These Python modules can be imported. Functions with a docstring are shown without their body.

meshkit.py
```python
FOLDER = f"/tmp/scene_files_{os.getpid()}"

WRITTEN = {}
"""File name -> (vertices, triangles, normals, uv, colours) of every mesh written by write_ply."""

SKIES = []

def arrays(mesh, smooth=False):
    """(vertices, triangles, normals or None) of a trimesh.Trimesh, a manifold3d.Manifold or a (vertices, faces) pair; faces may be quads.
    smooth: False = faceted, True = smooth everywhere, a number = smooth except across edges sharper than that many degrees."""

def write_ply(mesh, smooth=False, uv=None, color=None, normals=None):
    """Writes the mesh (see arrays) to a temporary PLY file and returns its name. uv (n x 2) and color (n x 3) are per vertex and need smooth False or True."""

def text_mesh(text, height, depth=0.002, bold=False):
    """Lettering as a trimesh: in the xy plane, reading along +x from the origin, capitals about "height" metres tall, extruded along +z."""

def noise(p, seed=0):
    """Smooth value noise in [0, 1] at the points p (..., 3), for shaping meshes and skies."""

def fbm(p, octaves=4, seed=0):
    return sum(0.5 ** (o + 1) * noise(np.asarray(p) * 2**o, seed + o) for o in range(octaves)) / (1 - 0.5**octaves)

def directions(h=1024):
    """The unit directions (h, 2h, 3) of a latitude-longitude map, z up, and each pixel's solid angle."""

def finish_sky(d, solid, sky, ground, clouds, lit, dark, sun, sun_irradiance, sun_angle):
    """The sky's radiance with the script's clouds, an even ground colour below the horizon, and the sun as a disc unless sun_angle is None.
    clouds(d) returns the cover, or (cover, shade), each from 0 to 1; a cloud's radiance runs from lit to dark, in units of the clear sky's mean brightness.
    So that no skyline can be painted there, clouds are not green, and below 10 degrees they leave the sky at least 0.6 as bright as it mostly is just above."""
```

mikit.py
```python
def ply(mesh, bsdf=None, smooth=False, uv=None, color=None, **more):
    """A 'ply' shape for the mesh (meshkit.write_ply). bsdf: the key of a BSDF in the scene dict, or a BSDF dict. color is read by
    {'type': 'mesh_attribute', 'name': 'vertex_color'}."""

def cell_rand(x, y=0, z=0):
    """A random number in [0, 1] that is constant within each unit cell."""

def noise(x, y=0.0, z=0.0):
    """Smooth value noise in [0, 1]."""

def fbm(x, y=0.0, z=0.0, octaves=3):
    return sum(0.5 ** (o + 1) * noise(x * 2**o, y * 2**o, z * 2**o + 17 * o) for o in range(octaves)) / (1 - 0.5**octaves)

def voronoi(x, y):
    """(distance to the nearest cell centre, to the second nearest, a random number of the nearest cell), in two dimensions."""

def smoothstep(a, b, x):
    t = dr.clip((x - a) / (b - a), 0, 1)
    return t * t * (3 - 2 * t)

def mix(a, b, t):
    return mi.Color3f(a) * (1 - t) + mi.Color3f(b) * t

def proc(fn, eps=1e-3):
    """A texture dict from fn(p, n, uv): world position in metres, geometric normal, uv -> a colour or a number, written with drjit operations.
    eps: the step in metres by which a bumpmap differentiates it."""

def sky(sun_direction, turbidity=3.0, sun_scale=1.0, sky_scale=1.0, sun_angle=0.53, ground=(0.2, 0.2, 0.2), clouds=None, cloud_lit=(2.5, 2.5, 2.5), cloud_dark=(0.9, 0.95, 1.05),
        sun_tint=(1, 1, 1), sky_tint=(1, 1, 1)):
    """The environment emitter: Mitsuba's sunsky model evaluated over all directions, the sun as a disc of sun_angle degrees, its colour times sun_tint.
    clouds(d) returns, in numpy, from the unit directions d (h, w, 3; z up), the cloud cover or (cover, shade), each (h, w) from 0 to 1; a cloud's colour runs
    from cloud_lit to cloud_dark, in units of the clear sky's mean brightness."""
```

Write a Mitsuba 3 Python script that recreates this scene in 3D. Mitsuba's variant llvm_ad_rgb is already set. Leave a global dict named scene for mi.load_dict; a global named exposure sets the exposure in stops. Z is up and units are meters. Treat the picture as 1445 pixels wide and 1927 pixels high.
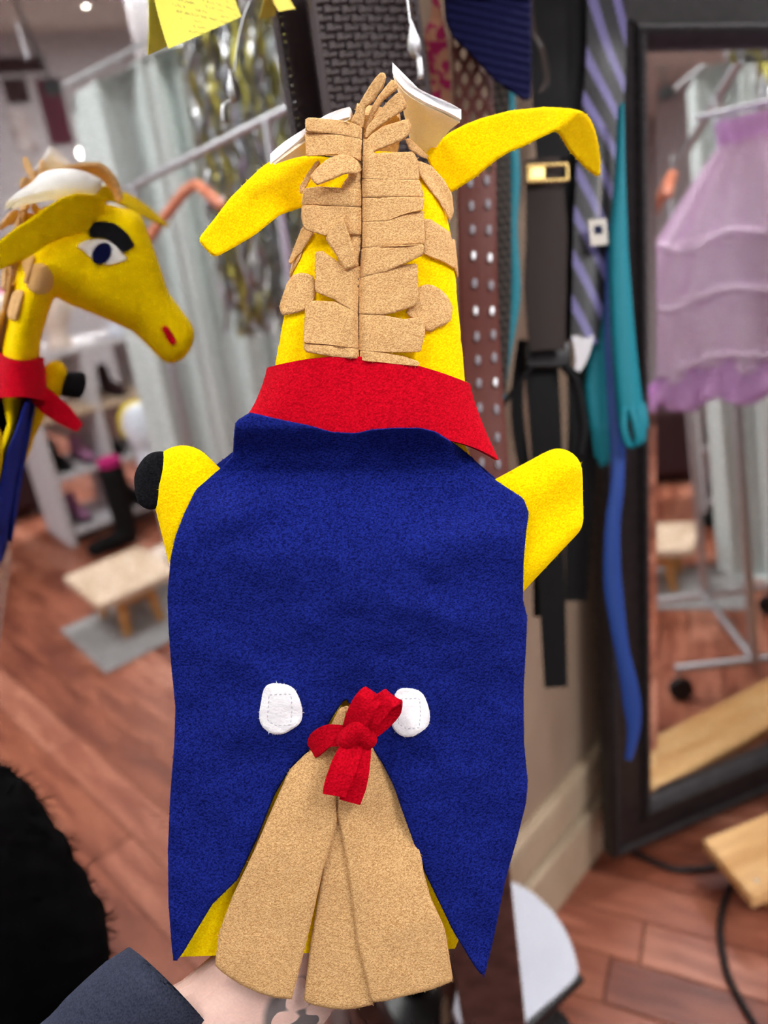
import math, numpy as np, trimesh, shapely, mitsuba as mi, drjit as dr, mikit, meshkit
import manifold3d as m3
from scipy.spatial import Delaunay
from shapely.geometry import Polygon, LineString, Point
from mikit import proc, noise, fbm, smoothstep, mix, cell_rand, voronoi

# ---------------------------------------------------------------- camera, light, exposure
T = mi.ScalarTransform4f
FPX, CX, CY = 1388.0, 722.5, 963.5          # focal length and centre of the 1445 x 1927 frame
H = 1.35                                    # camera height
nadir = np.array([512, 3337, 1388.0]); nadir /= np.linalg.norm(nadir)
_Y = np.array([0, 0, 1.0]) + nadir[2] * -nadir; _Y /= np.linalg.norm(_Y)
R = np.array([np.cross(_Y, -nadir), _Y, -nadir])   # rows: world axes in camera coordinates
C = np.array([0, 0, H])
exposure = 0.0
scene, labels = {}, {}
scene['camera'] = {'type': 'thinlens', 'fov': 2 * math.degrees(math.atan(722.5 / FPX)), 'fov_axis': 'x', 'aperture_radius': 0.0036, 'focus_distance': 0.462,
                   'near_clip': 0.02, 'far_clip': 50.0, 'to_world': T().look_at(origin=C.tolist(), target=(C + R @ [0, 0, 1]).tolist(), up=(-R @ [0, 1, 0]).tolist())}
CEIL = 2.45
PANELS = [(-0.35, -0.12, 0.6, 0.8, (8.5, 8.4, 8.2)), (1.02, -0.28, 0.6, 0.9, (22, 22, 22)), (1.35, 1.30, 0.45, 0.45, (44, 43, 44)), (3.4, 0.9, 0.6, 0.6, (84, 83, 82))]   # added unseen ceiling panels lighting puppet, floor, tutu and far wall: x, y, size, radiance
FILL_WINDOW = (1.5, 1.63, 1.78)                # radiance of the added fill window behind the viewer


def ray(px, py): return R @ np.array([(px - CX) / FPX, (py - CY) / FPX, 1.0])
def at(px, py, d): return C + d * ray(px, py)
def unit(v): v = np.asarray(v, float); return v / np.linalg.norm(v)


# planes of the two mirrors (unit normal, offset)
_t, _a = math.radians(-1.6), math.radians(37.1)
N1 = np.array([math.cos(_a) * math.cos(_t), -math.sin(_a) * math.cos(_t), math.sin(_t)]); D1 = N1 @ C - 0.478
E1 = unit(np.cross([0, 0, 1], N1)); U1 = np.cross(N1, E1)
UU = unit(R @ [0.925, -0.213, 0.313]); VV = -R @ [0.115, 0.945, 0.305]; VV = unit(VV - UU * (UU @ VV)); N2 = np.cross(UU, VV)
B2 = C + ray(1150, 1640) * ((H - 0.05) / -ray(1150, 1640)[2]); D2 = N2 @ B2
def refl(p, n, c): p = np.asarray(p, float); return p - 2 * ((p @ n) - c)[..., None] * n
def m1(px, py, d): return refl(at(px, py, d), N1, D1)      # the real place of what mirror 1 shows there
def m2(px, py, d): return refl(at(px, py, d), N2, D2)
def hit(px, py, n, c): r = ray(px, py); return C + r * ((c - n @ C) / (n @ r))


# ---------------------------------------------------------------- helpers
def num(key):
    if key not in scene and key not in labels: return key
    k = 1
    while f'{key}_{k:03d}' in scene or f'{key}_{k:03d}' in labels: k += 1
    return f'{key}_{k:03d}'
def add(key, mesh, bsdf, smooth=40, **kw):
    key = num(key); scene[key] = mikit.ply(mesh, bsdf, smooth, **kw); return key
def tag(key, label, cat=None, group=None, kind=None):
    d = labels.setdefault(key, {})
    if label: d['label'] = label
    if cat: d['category'] = cat
    if group: d['group'] = group
    if kind: d['kind'] = kind
    return key
def thing(key, label, cat, group=None): key = num(key); return tag(key, label, cat, group)
def struct(key, mesh, bsdf, smooth=False): scene[key] = mikit.ply(mesh, bsdf, smooth); labels[key] = {'kind': 'structure'}; return key
def join(ms): return trimesh.util.concatenate([m for m in ms])
def box(c, size, axes=None, bev=0.0):
    h = np.asarray(size, float) / 2; pts = []
    for s in np.ndindex(2, 2, 2):
        q = (np.array(s) * 2 - 1) * h
        if bev == 0: pts.append(q)
        else:
            for k in range(3): e = np.sign(q) * bev; e[k] = 0; pts.append(q - e)
    pts = np.array(pts)
    if axes is not None: pts = pts @ np.asarray(axes)
    m = trimesh.Trimesh(pts + np.asarray(c), process=False).convex_hull if False else trimesh.convex.convex_hull(pts + np.asarray(c))
    return m
def frames(p):
    p = np.asarray(p, float); t = np.gradient(p, axis=0); t /= np.linalg.norm(t, axis=1, keepdims=True) + 1e-12
    n = np.cross(t[0], [0.31, 0.2, 0.93] if abs(t[0][2]) < .9 else [1, .1, 0]); n /= np.linalg.norm(n); N = [n]
    for k in range(1, len(p)):
        n = N[-1] - t[k] * (t[k] @ N[-1]); N.append(n / np.linalg.norm(n))
    N = np.array(N); return t, N, np.cross(t, N)
def smoothpath(p, n=24):
    p = np.asarray(p, float); from_ = np.r_[0, np.cumsum(np.linalg.norm(np.diff(p[:, :3], axis=0), axis=1))]
    from scipy.interpolate import PchipInterpolator, CubicSpline
    return PchipInterpolator(from_, p)(np.linspace(0, from_[-1], n))
def tube(path, r, seg=10):
    path = np.asarray(path, float); r = np.broadcast_to(r, len(path)); t, N, B = frames(path); a = np.arange(seg) * 2 * np.pi / seg
    ring = np.cos(a)[None, :, None] * N[:, None] + np.sin(a)[None, :, None] * B[:, None]
    v = (path[:, None] + ring * np.asarray(r)[:, None, None]).reshape(-1, 3); f = []
    for k in range(len(path) - 1):
        for j in range(seg):
            a0, a1 = k * seg + j, k * seg + (j + 1) % seg; f += [[a0, a1, a1 + seg], [a0, a1 + seg, a0 + seg]]
    n = len(v); v = np.vstack([v, path[:1], path[-1:]])
    for j in range(seg): f += [[n, (j + 1) % seg, j], [n + 1, n - seg + j, n - seg + (j + 1) % seg]]
    return trimesh.Trimesh(v, f, process=False)
def loft(rings, cap=True):
    rings = np.asarray(rings, float); K, S = rings.shape[:2]; v = rings.reshape(-1, 3); f = []
    for k in range(K - 1):
        for j in range(S):
            a0, a1 = k * S + j, k * S + (j + 1) % S; f += [[a0, a1, a1 + S], [a0, a1 + S, a0 + S]]
    if cap:
        n = len(v); v = np.vstack([v, rings[0].mean(0), rings[-1].mean(0)])
        for j in range(S): f += [[n, (j + 1) % S, j], [n + 1, n - S + j, n - S + (j + 1) % S]]
    m = trimesh.Trimesh(v, f, process=False)
    if cap and m.volume < 0: m.invert()
    return m
def lathe(profile, base, axis=(0, 0, 1), seg=32, mod=None):
    axis = unit(axis); x = unit(np.cross(axis, [0.3, 0.9, 0.1])); y = np.cross(axis, x); a = np.arange(seg) * 2 * np.pi / seg
    return loft([np.asarray(base) + axis * z + (np.cos(a)[:, None] * x + np.sin(a)[:, None] * y) * r for r, z in profile])
def ribbon(path, width, wdir, th, seg=2, arch=0.0):
    """A strip with thickness along a path: width per point, wdir the sideways direction."""
    path = np.asarray(path, float); n = len(path); width = np.broadcast_to(width, n); wd = np.broadcast_to(np.asarray(wdir, float), (n, 3))
    t = np.gradient(path, axis=0); t /= np.linalg.norm(t, axis=1, keepdims=True); wd = wd - t * (wd * t).sum(1, keepdims=True); wd = wd / np.linalg.norm(wd, axis=1, keepdims=True)
    nr = np.cross(t, wd); xs = np.linspace(-.5, .5, seg + 1); rings = []
    for k in range(n):
        top = [path[k] + wd[k] * x * width[k] + nr[k] * (th / 2 + arch * (1 - 4 * x * x)) for x in xs]; bot = [path[k] + wd[k] * x * width[k] + nr[k] * (-th / 2 + arch * (1 - 4 * x * x)) for x in xs[::-1]]
        rings.append(top + bot)
    m = loft(rings)
    return m
def fill(poly, res):
    """A grid of triangles over a 2-D polygon; returns points, triangles, boundary loops (index lists)."""
    loops, pts = [], []
    for ring in [poly.exterior, *poly.interiors]:
        L = ring.length; n = max(6, int(round(L / res))); q = np.array([ring.interpolate(k * L / n).coords[0] for k in range(n)])
        loops.append(list(range(len(pts), len(pts) + n))); pts += q.tolist()
    x0, y0, x1, y1 = poly.bounds; gx, gy = np.meshgrid(np.arange(x0, x1, res), np.arange(y0, y1, res * .87)); gx = gx + (np.arange(len(gx)) % 2)[:, None] * res / 2
    ins = shapely.contains_xy(poly.buffer(-res * .55), gx.ravel(), gy.ravel()); pts = np.array(pts + np.stack([gx.ravel(), gy.ravel()], 1)[ins].tolist())
    tri = Delaunay(pts).simplices; c = pts[tri].mean(1); tri = tri[shapely.contains_xy(poly, c[:, 0], c[:, 1])]
    a = pts[tri]; s = np.cross(a[:, 1] - a[:, 0], a[:, 2] - a[:, 0]); tri[s < 0] = tri[s < 0][:, ::-1]
    return pts, tri, loops
def sheet(poly, to3, th, res=10, rnd=3.0, rim=.3):
    """A thick sheet with rounded rims: poly in 2-D, to3(points, h) places them, h from 0 (front) to 1 (back)."""
    if not isinstance(poly, Polygon): poly = Polygon(poly)
    poly = poly.buffer(0)
    if rnd: poly = poly.buffer(-rnd).buffer(2 * rnd).buffer(-rnd)
    if poly.geom_type != 'Polygon': poly = max(poly.geoms, key=lambda g: g.area)
    pts, tri, loops = fill(poly, res); n = len(pts); inn = pts.copy()
    for lp in loops:
        q = pts[lp]; d = np.roll(q, -1, 0) - np.roll(q, 1, 0); nr = np.stack([-d[:, 1], d[:, 0]], 1); nr /= np.linalg.norm(nr, axis=1, keepdims=True) + 1e-9
        area = .5 * np.sum(q[:, 0] * np.roll(q[:, 1], -1) - np.roll(q[:, 0], -1) * q[:, 1]); inside = area > 0
        inn[lp] = q + nr * (1 if inside else -1) * th * rim * (1 if lp is loops[0] else -1) if True else q
    bl = [i for lp in loops for i in lp]; mid = {i: 2 * n + k for k, i in enumerate(bl)}
    v = np.vstack([to3(inn, np.zeros(n)), to3(inn, np.ones(n)), to3(pts[bl], np.full(len(bl), .5))])
    f = [*tri.tolist(), *(tri[:, ::-1] + n).tolist()]
    for lp in loops:
        m = len(lp); area = .5 * sum(pts[lp[k]][0] * pts[lp[(k + 1) % m]][1] - pts[lp[(k + 1) % m]][0] * pts[lp[k]][1] for k in range(m))
        for k in range(m):
            a, b = lp[k], lp[(k + 1) % m]
            if area < 0: a, b = b, a
            if lp is not loops[0]: a, b = b, a
            f += [[b, a, mid[a]], [b, mid[a], mid[b]], [mid[b], mid[a], a + n], [mid[b], a + n, b + n]]
    m = trimesh.Trimesh(v, f, process=False)
    if m.volume < 0: m.invert()
    return m
def blob(bones, length, it=12):
    """One continuous body: every bone the hull of its spheres (centre, radius), joined and smoothed."""
    parts = []
    for b in bones:
        parts.append(m3.Manifold.batch_hull([m3.Manifold.sphere(1.0, 28).scale([float(x) for x in np.broadcast_to(r, 3)]).translate([float(x) for x in c]) for c, r in b]))
    m = m3.Manifold.batch_boolean(parts, m3.OpType.Add).refine_to_length(length).to_mesh()
    t = trimesh.Trimesh(np.array(m.vert_properties[:, :3]), np.array(m.tri_verts), process=True)
    return trimesh.smoothing.filter_taubin(t, lamb=.5, nu=.52, iterations=it)


# ---------------------------------------------------------------- materials
def lin(*rgb): return [((c / 255 + .055) / 1.055) ** 2.4 if c > 10 else c / 255 / 12.92 for c in rgb]
def plain(name, rgb, rough=.6, spec=.4, **kw): scene[name] = {'type': 'twosided', 'bsdf': {'type': 'principled', 'base_color': {'type': 'rgb', 'value': lin(*rgb)}, 'roughness': rough, 'specular': spec, **kw}}; return name
def tex(name, fn, rough=.7, spec=.3, bump=None, eps=4e-4, **kw):
    b = {'type': 'principled', 'base_color': proc(fn), 'roughness': rough, 'specular': spec, **kw}
    if bump is not None: b = {'type': 'bumpmap', 'arbitrary': proc(bump[0], eps), 'scale': bump[1], 'bsdf': b}
    scene[name] = {'type': 'twosided', 'bsdf': b}; return name
def felt_bump(p, n, uv): return .6 * noise(p.x * 1100, p.y * 1100, p.z * 1100) + .4 * noise(p.x * 2300 + 7, p.y * 2300, p.z * 2300)
def felt(name, lo, hi, sheen=.35, big=.10, fine=1.0):
    a, b = lin(*lo), lin(*hi)
    def fn(p, n, uv):
        t = smoothstep(.12, .88, .55 * noise(p.x * 1000 * fine, p.y * 1000 * fine, p.z * 1000 * fine) + .45 * noise(p.x * 2000 * fine + 3, p.y * 2000 * fine, p.z * 2000 * fine))
        return mix(a, b, t) * (1 - big / 2 + big * fbm(p.x * 55, p.y * 55, p.z * 55))
    return tex(name, fn, .95, .05, (felt_bump, .0005), sheen=sheen)
felt('blue_felt', (8, 14, 70), (27, 40, 124), .22)
felt('yellow_felt', (238, 190, 0), (255, 226, 6), .15)
felt('tan_felt', (168, 120, 68), (228, 190, 136), .25, fine=1.5)
felt('red_felt', (150, 2, 18), (198, 8, 34), .2)
felt('white_felt', (232, 232, 236), (252, 252, 252), .1)
felt('cream_felt', (244, 236, 210), (254, 248, 228), .1)
felt('black_felt', (8, 8, 10), (26, 26, 30), .2)
felt('navy_eye_felt', (6, 9, 36), (12, 16, 56), .2)
plain('grey_thread', (190, 190, 196), .8, .2); plain('brown_thread', (70, 44, 26), .8, .2)
plain('black_fur', (7, 7, 9), .95, .1); plain('stud_metal', (128, 124, 132), .5, .5)
def knit(p, n, uv): return mix(lin(34, 38, 52), lin(58, 62, 78), noise(p.x * 1400, p.y * 1400, p.z * 900))
tex('navy_knit', knit, .95, .1, (felt_bump, .0004))
_tq = [C + (0.455) * ray(560, 1915), C + .455 * ray(630, 1905)]
def skin(p, n, uv):
    base = mix(lin(226, 184, 168), lin(238, 204, 190), fbm(p.x * 60, p.y * 60, p.z * 60)) * (.95 + .1 * noise(p.x * 900, p.y * 900, p.z * 900))
    d = dr.sqrt(dr.square(p.x + .098) + dr.square(p.y - .318) + dr.square(p.z - .884))
    q = fbm(p.x * 70 + 2, p.y * 70, p.z * 70, 2)
    ink = smoothstep(.47, .50, q) * (1 - smoothstep(.024, .030, d))
    return mix(base, mi.Color3f(lin(72, 78, 82)), ink * .85)
tex('skin', skin, .55, .35)
def rough_wood(lo, hi, ax, freq=(9, 60), seam=None):
    ax = unit(ax); a, b = lin(*lo), lin(*hi); sd = unit(np.cross(ax, [0, 0, 1]) if abs(ax[2]) < .9 else [1, 0, 0])
    def fn(p, n, uv):
        u = p.x * ax[0] + p.y * ax[1] + p.z * ax[2]; v = p.x * sd[0] + p.y * sd[1] + p.z * sd[2]
        return mix(a, b, smoothstep(.2, .8, fbm(u * freq[0], v * freq[1], p.z * freq[1], 4)))
    return fn
PLANK = unit([-.88, .47, 0])
for k, (lo, hi) in enumerate([((118, 62, 44), (156, 92, 68)), ((134, 74, 56), (174, 110, 86)), ((104, 52, 38), (142, 80, 58)), ((148, 88, 68), (190, 128, 104))]):
    tex(f'plank_wood_{k}', rough_wood(lo, hi, PLANK, (7, 46)), .38, .5)
plain('floor_base', (70, 42, 32), .6)
tex('floor_far', rough_wood((112, 66, 46), (160, 104, 76), PLANK, (5, 14)), .4, .5)
tex('bench_wood', rough_wood((204, 152, 92), (238, 196, 136), UU, (6, 40)), .45, .5)
tex('bench_leg_wood', rough_wood((196, 134, 70), (226, 168, 100), (0, 0, 1), (6, 40)), .5, .4)
tex('pale_wood', rough_wood((198, 172, 144), (222, 200, 176), (1, 0, 0), (6, 40)), .5, .4)
tex('frame_brown', rough_wood((66, 40, 36), (92, 60, 54), (0, 0, 1), (6, 50)), .5, .4)
tex('frame_black', rough_wood((20, 17, 19), (32, 28, 30), (0, 0, 1), (6, 90)), .5, .35)
tex('hanger_wood', rough_wood((186, 104, 74), (214, 136, 104), (1, 1, 0), (6, 60)), .4, .5)
scene['silvering'] = {'type': 'conductor', 'specular_reflectance': {'type': 'rgb', 'value': [.90, .91, .90]}, 'material': 'none'}
scene['silvering'] = {'type': 'twosided', 'bsdf': scene['silvering']}
scene['chrome'] = {'type': 'twosided', 'bsdf': {'type': 'roughconductor', 'alpha': .3, 'specular_reflectance': {'type': 'rgb', 'value': [.62, .63, .66]}, 'material': 'none'}}
scene['brass'] = {'type': 'twosided', 'bsdf': {'type': 'roughconductor', 'alpha': .2, 'specular_reflectance': {'type': 'rgb', 'value': [.80, .58, .22]}, 'material': 'none'}}
scene['foil'] = {'type': 'twosided', 'bsdf': {'type': 'roughconductor', 'alpha': .13, 'specular_reflectance': {'type': 'rgb', 'value': [.52, .53, .55]}, 'material': 'none'}}
scene['gold_foil'] = {'type': 'twosided', 'bsdf': {'type': 'roughconductor', 'alpha': .25, 'specular_reflectance': {'type': 'rgb', 'value': [.42, .38, .08]}, 'material': 'none'}}
plain('white_paint', (206, 204, 208), .6); plain('wall_white', (196, 190, 194), .9, .1); plain('ceiling_paint', (214, 204, 198), .95, .1)
tex('wall_beige', lambda p, n, uv: mix(lin(150, 130, 112), lin(166, 146, 126), fbm(p.x * 30, p.y * 30, p.z * 8)), .8, .2)
tex('base_beige', lambda p, n, uv: mix(lin(178, 158, 132), lin(192, 174, 148), fbm(p.x * 30, p.y * 30, p.z * 8)), .7, .3)
tex('curtain_cloth', lambda p, n, uv: mix(lin(190, 202, 200), lin(212, 220, 219), fbm(p.x * 20, p.y * 20, p.z * 3)), .9, .1)
plain('black_satin', (9, 9, 11), .75, .25); plain('black_plastic', (14, 14, 16), .35, .5); plain('rubber', (20, 20, 22), .6)
plain('teal_satin', (0, 116, 132), .6, .35); plain('blue_satin', (28, 62, 134), .55, .4)
plain('brown_leather', (88, 36, 27), .55, .35); plain('tan_edge', (150, 90, 60), .6)
plain('bag_leather', (62, 52, 54), .34, .6); plain('backing_board', (52, 44, 42), .7)
tex('magenta_weave', lambda p, n, uv: mix(lin(150, 6, 74), lin(176, 122, 96), smoothstep(.46, .54, fbm(p.x * 120, p.y * 120, p.z * 90, 2))), .7, .3)
plain('navy_knitwear', (11, 12, 50), .9, .15)
tex('check_weave', lambda p, n, uv: mix(lin(34, 30, 30), lin(74, 68, 62), smoothstep(.45, .55, .5 + .25 * dr.sin(p.z * 700) + .25 * dr.sin((p.x + p.y) * 700))), .8, .2)
plain('grey_tie', (52, 45, 43), .8, .2)
plain('lampshade_white', (222, 228, 240), .45, .5)
plain('tag_card', (214, 208, 198), .8, .2); plain('ink', (24, 28, 60), .8, .2)
plain('maroon', (78, 18, 40), .7); plain('dark_maroon', (50, 22, 26), .7); plain('magenta', (176, 20, 104), .8); plain('blond', (226, 200, 30), .8); plain('skin_tone', (232, 214, 200), .6); plain('mat_grey', (150, 150, 150), .9)
plain('lilac', (176, 120, 160), .8)
scene['clear_plastic'] = {'type': 'thindielectric'}
scene['lamp_glow'] = {'type': 'diffuse', 'reflectance': {'type': 'rgb', 'value': [.8, .8, .8]}}
def tulle(name, rgb, tr=.45):
    scene[name] = {'type': 'principledthin', 'base_color': {'type': 'rgb', 'value': lin(*rgb)}, 'roughness': .8, 'spec_trans': 0.0, 'diff_trans': 2 * tr, 'eta': 1.3}
tulle('tulle_lavender', (250, 230, 250), .3); tulle('tulle_lilac', (224, 180, 230), .3); tulle('tulle_seam', (248, 232, 248), .3)

# ---------------------------------------------------------------- the setting
CAMROOM = dict(x0=-1.9, x1=5.3, y0=-3.0, y1=4.6)
EW = unit([1.1357, 1.0818, 0]); WF = C + ray(1040, 1700) * (H / -ray(1040, 1700)[2]); WN = np.array([EW[1], -EW[0], 0])
X0, X1, Y0, Y1 = CAMROOM.values()
struct('floor', box(((X0 + X1) / 2, (Y0 + Y1) / 2, -.033), (X1 - X0, Y1 - Y0, .05)), 'floor_base')
struct('ceiling', box(((X0 + X1) / 2, (Y0 + Y1) / 2, CEIL + .05), (X1 - X0, Y1 - Y0, .1)), 'ceiling_paint')
struct('wall_right', box((X1 + .05, (Y0 + Y1) / 2, CEIL / 2), (.1, Y1 - Y0, CEIL)), 'wall_white')
struct('wall_left', box((X0 - .05, (Y0 + Y1) / 2, CEIL / 2), (.1, Y1 - Y0, CEIL)), 'wall_white')
struct('wall_front', box(((X0 + X1) / 2, Y0 - .05, CEIL / 2), (X1 - X0, .1, CEIL)), 'wall_white')
ax_w = np.array([EW, -WN, [0, 0, 1]])
struct('wall_back', box(WF + EW * 1.2 - WN * .06 + [0, 0, CEIL / 2], (7.4, .1, CEIL), ax_w), 'wall_beige')
# two-step baseboard of the beige wall
struct('baseboard_back', box(WF + EW * 1.2 + WN * .004 + [0, 0, .07], (7.4, .028, .14), ax_w, .003), 'base_beige')
struct('trim_1', box(WF + EW * 1.2 - WN * .002 + [0, 0, .19], (7.4, .018, .07), ax_w, .003), 'base_beige')
struct('trim_2', box(WF + EW * 1.2 - WN * .001 + [0, 0, .245], (7.4, .024, .022), ax_w, .004), 'base_beige')
# unseen window added to the front wall: glowing panes give soft frontal fill
WX, WZ, WW, WH = 0.3, 1.35, 2.7, 1.7; pane_z = []
struct('fill_window_1', join([box((WX, Y0 + .02, WZ + s * WH / 2), (WW + .12, .06, .06)) for s in (-1, 1)] + [box((WX + s * WW / 2, Y0 + .02, WZ), (.06, .06, WH)) for s in (-1, -1 / 3, 1 / 3, 1)]), 'white_paint')
for k in range(3):
    xc = WX + (k - 1) * WW / 3; v = np.array([[-.42, 0, -WH / 2 + .03], [.42, 0, -WH / 2 + .03], [.42, 0, WH / 2 - .03], [-.42, 0, WH / 2 - .03]]) + [xc, Y0 + .012, WZ]
    scene['fill_window_1__pane' + (f'_{k:03d}' if k else '')] = mikit.ply(trimesh.Trimesh(v, [[0, 2, 1], [0, 3, 2]], process=False), 'lamp_glow', False, emitter={'type': 'area', 'radiance': {'type': 'rgb', 'value': list(FILL_WINDOW)}})
# floor planks where the picture and its mirrors see the floor
PS = np.cross([0, 0, 1], PLANK); rng = np.random.default_rng(5); PW, PL = .092, .78; planks = []
protos = {}
for i in range(-14, 22):
    off = rng.random() * PL
    for j in range(-4, 7):
        c = np.array([1.2, .2, 0]) + PS * (i * PW) - PLANK * (j * PL + off - 1.5)
        dn = [math.hypot(c[0] - .35, c[1] - .95), math.hypot(c[0] - 1.3, c[1] - .15)]
        if not (X0 + .4 < c[0] < X1 - .4 and Y0 + .4 < c[1] < Y1) or (c - WF) @ WN < -.3: continue
        planks.append((min(dn[0] * 1.2, dn[1]), c, int(rng.integers(4))))
planks.sort(key=lambda q: q[0])
for k, (d, c, m) in enumerate(planks[:290]):
    if m not in protos: protos[m] = mikit.ply(box((0, 0, -.0045), (PL - .003, PW - .0025, .009), [PLANK, PS, [0, 0, 1]], .0012), f'plank_wood_{m}', False)
    scene['floor__plank' if k == 0 else f'floor__plank_{k:03d}'] = {**protos[m], 'to_world': T().translate(c.tolist())}
rest = [box(c + [0, 0, -.0045], (PL - .003, PW - .0025, .009), [PLANK, PS, [0, 0, 1]]) for d, c, m in planks[290:]]
if rest: scene['floor__plank_field'] = mikit.ply(join(rest), 'floor_far', False); labels['floor__plank_field'] = {'kind': 'stuff'}
# unseen ceiling light panels, added to light the room and puppet
for x, y, sx, sy, rad in PANELS:
    t = thing('ceiling_light', 'flat rectangular light panel in a white frame, added unseen on the ceiling to light the shop', 'ceiling light', 'added ceiling light panels')
    add(t + '__frame', join([box((x + dx, y + dy, CEIL - .012), s) for dx, dy, s in [(-sx / 2, 0, (.03, sy + .03, .024)), (sx / 2, 0, (.03, sy + .03, .024)), (0, -sy / 2, (sx, .03, .024)), (0, sy / 2, (sx, .03, .024))]]), 'white_paint', False)
    v = np.array([[-sx / 2, -sy / 2, 0], [-sx / 2, sy / 2, 0], [sx / 2, sy / 2, 0], [sx / 2, -sy / 2, 0]]) + [x, y, CEIL - .01]
    add(t + '__diffuser', trimesh.Trimesh(v, [[0, 1, 2], [0, 2, 3]], process=False), 'lamp_glow', False, emitter={'type': 'area', 'radiance': {'type': 'rgb', 'value': list(rad)}})

# ---------------------------------------------------------------- the hand puppet: built in felt units (u right, v down, w away from the viewer), one unit = DP/FPX metres
DP = .456; S = DP / FPX
def L(u, v, w):
    u, v, w = np.broadcast_arrays(np.asarray(u, float), v, w); d = DP + w * S
    q = np.stack([(u - CX) / FPX, (v - CY) / FPX, np.ones_like(u)], -1) * d[..., None]
    return C + q @ R.T
def place(m): m = m.copy(); m.vertices = L(*m.vertices.T); return m
_fz = np.random.default_rng(21)
def hairs(pts, dirs, ln=(1.5, 6.0), wd=.32):
    """Stray felt fibres: thin slivers from the points along the directions, in felt units."""
    n = len(pts); d = dirs + _fz.normal(0, .55, (n, 3)); d /= np.linalg.norm(d, axis=1, keepdims=True); s = np.cross(d, _fz.normal(0, 1, (n, 3))); s *= wd / np.linalg.norm(s, axis=1, keepdims=True)
    l = (ln[0] + (ln[1] - ln[0]) * _fz.random((n, 1)) ** 3); b = _fz.normal(0, .35, (n, 3)) * l
    v = np.stack([pts - s, pts + s, pts + d * l * .55 + s * .7, pts + d * l + b * .5], 1).reshape(-1, 3); f = (np.arange(n) * 4)[:, None, None] + np.array([[0, 1, 2], [0, 2, 3]])
    return v, f.reshape(-1, 3)
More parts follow.
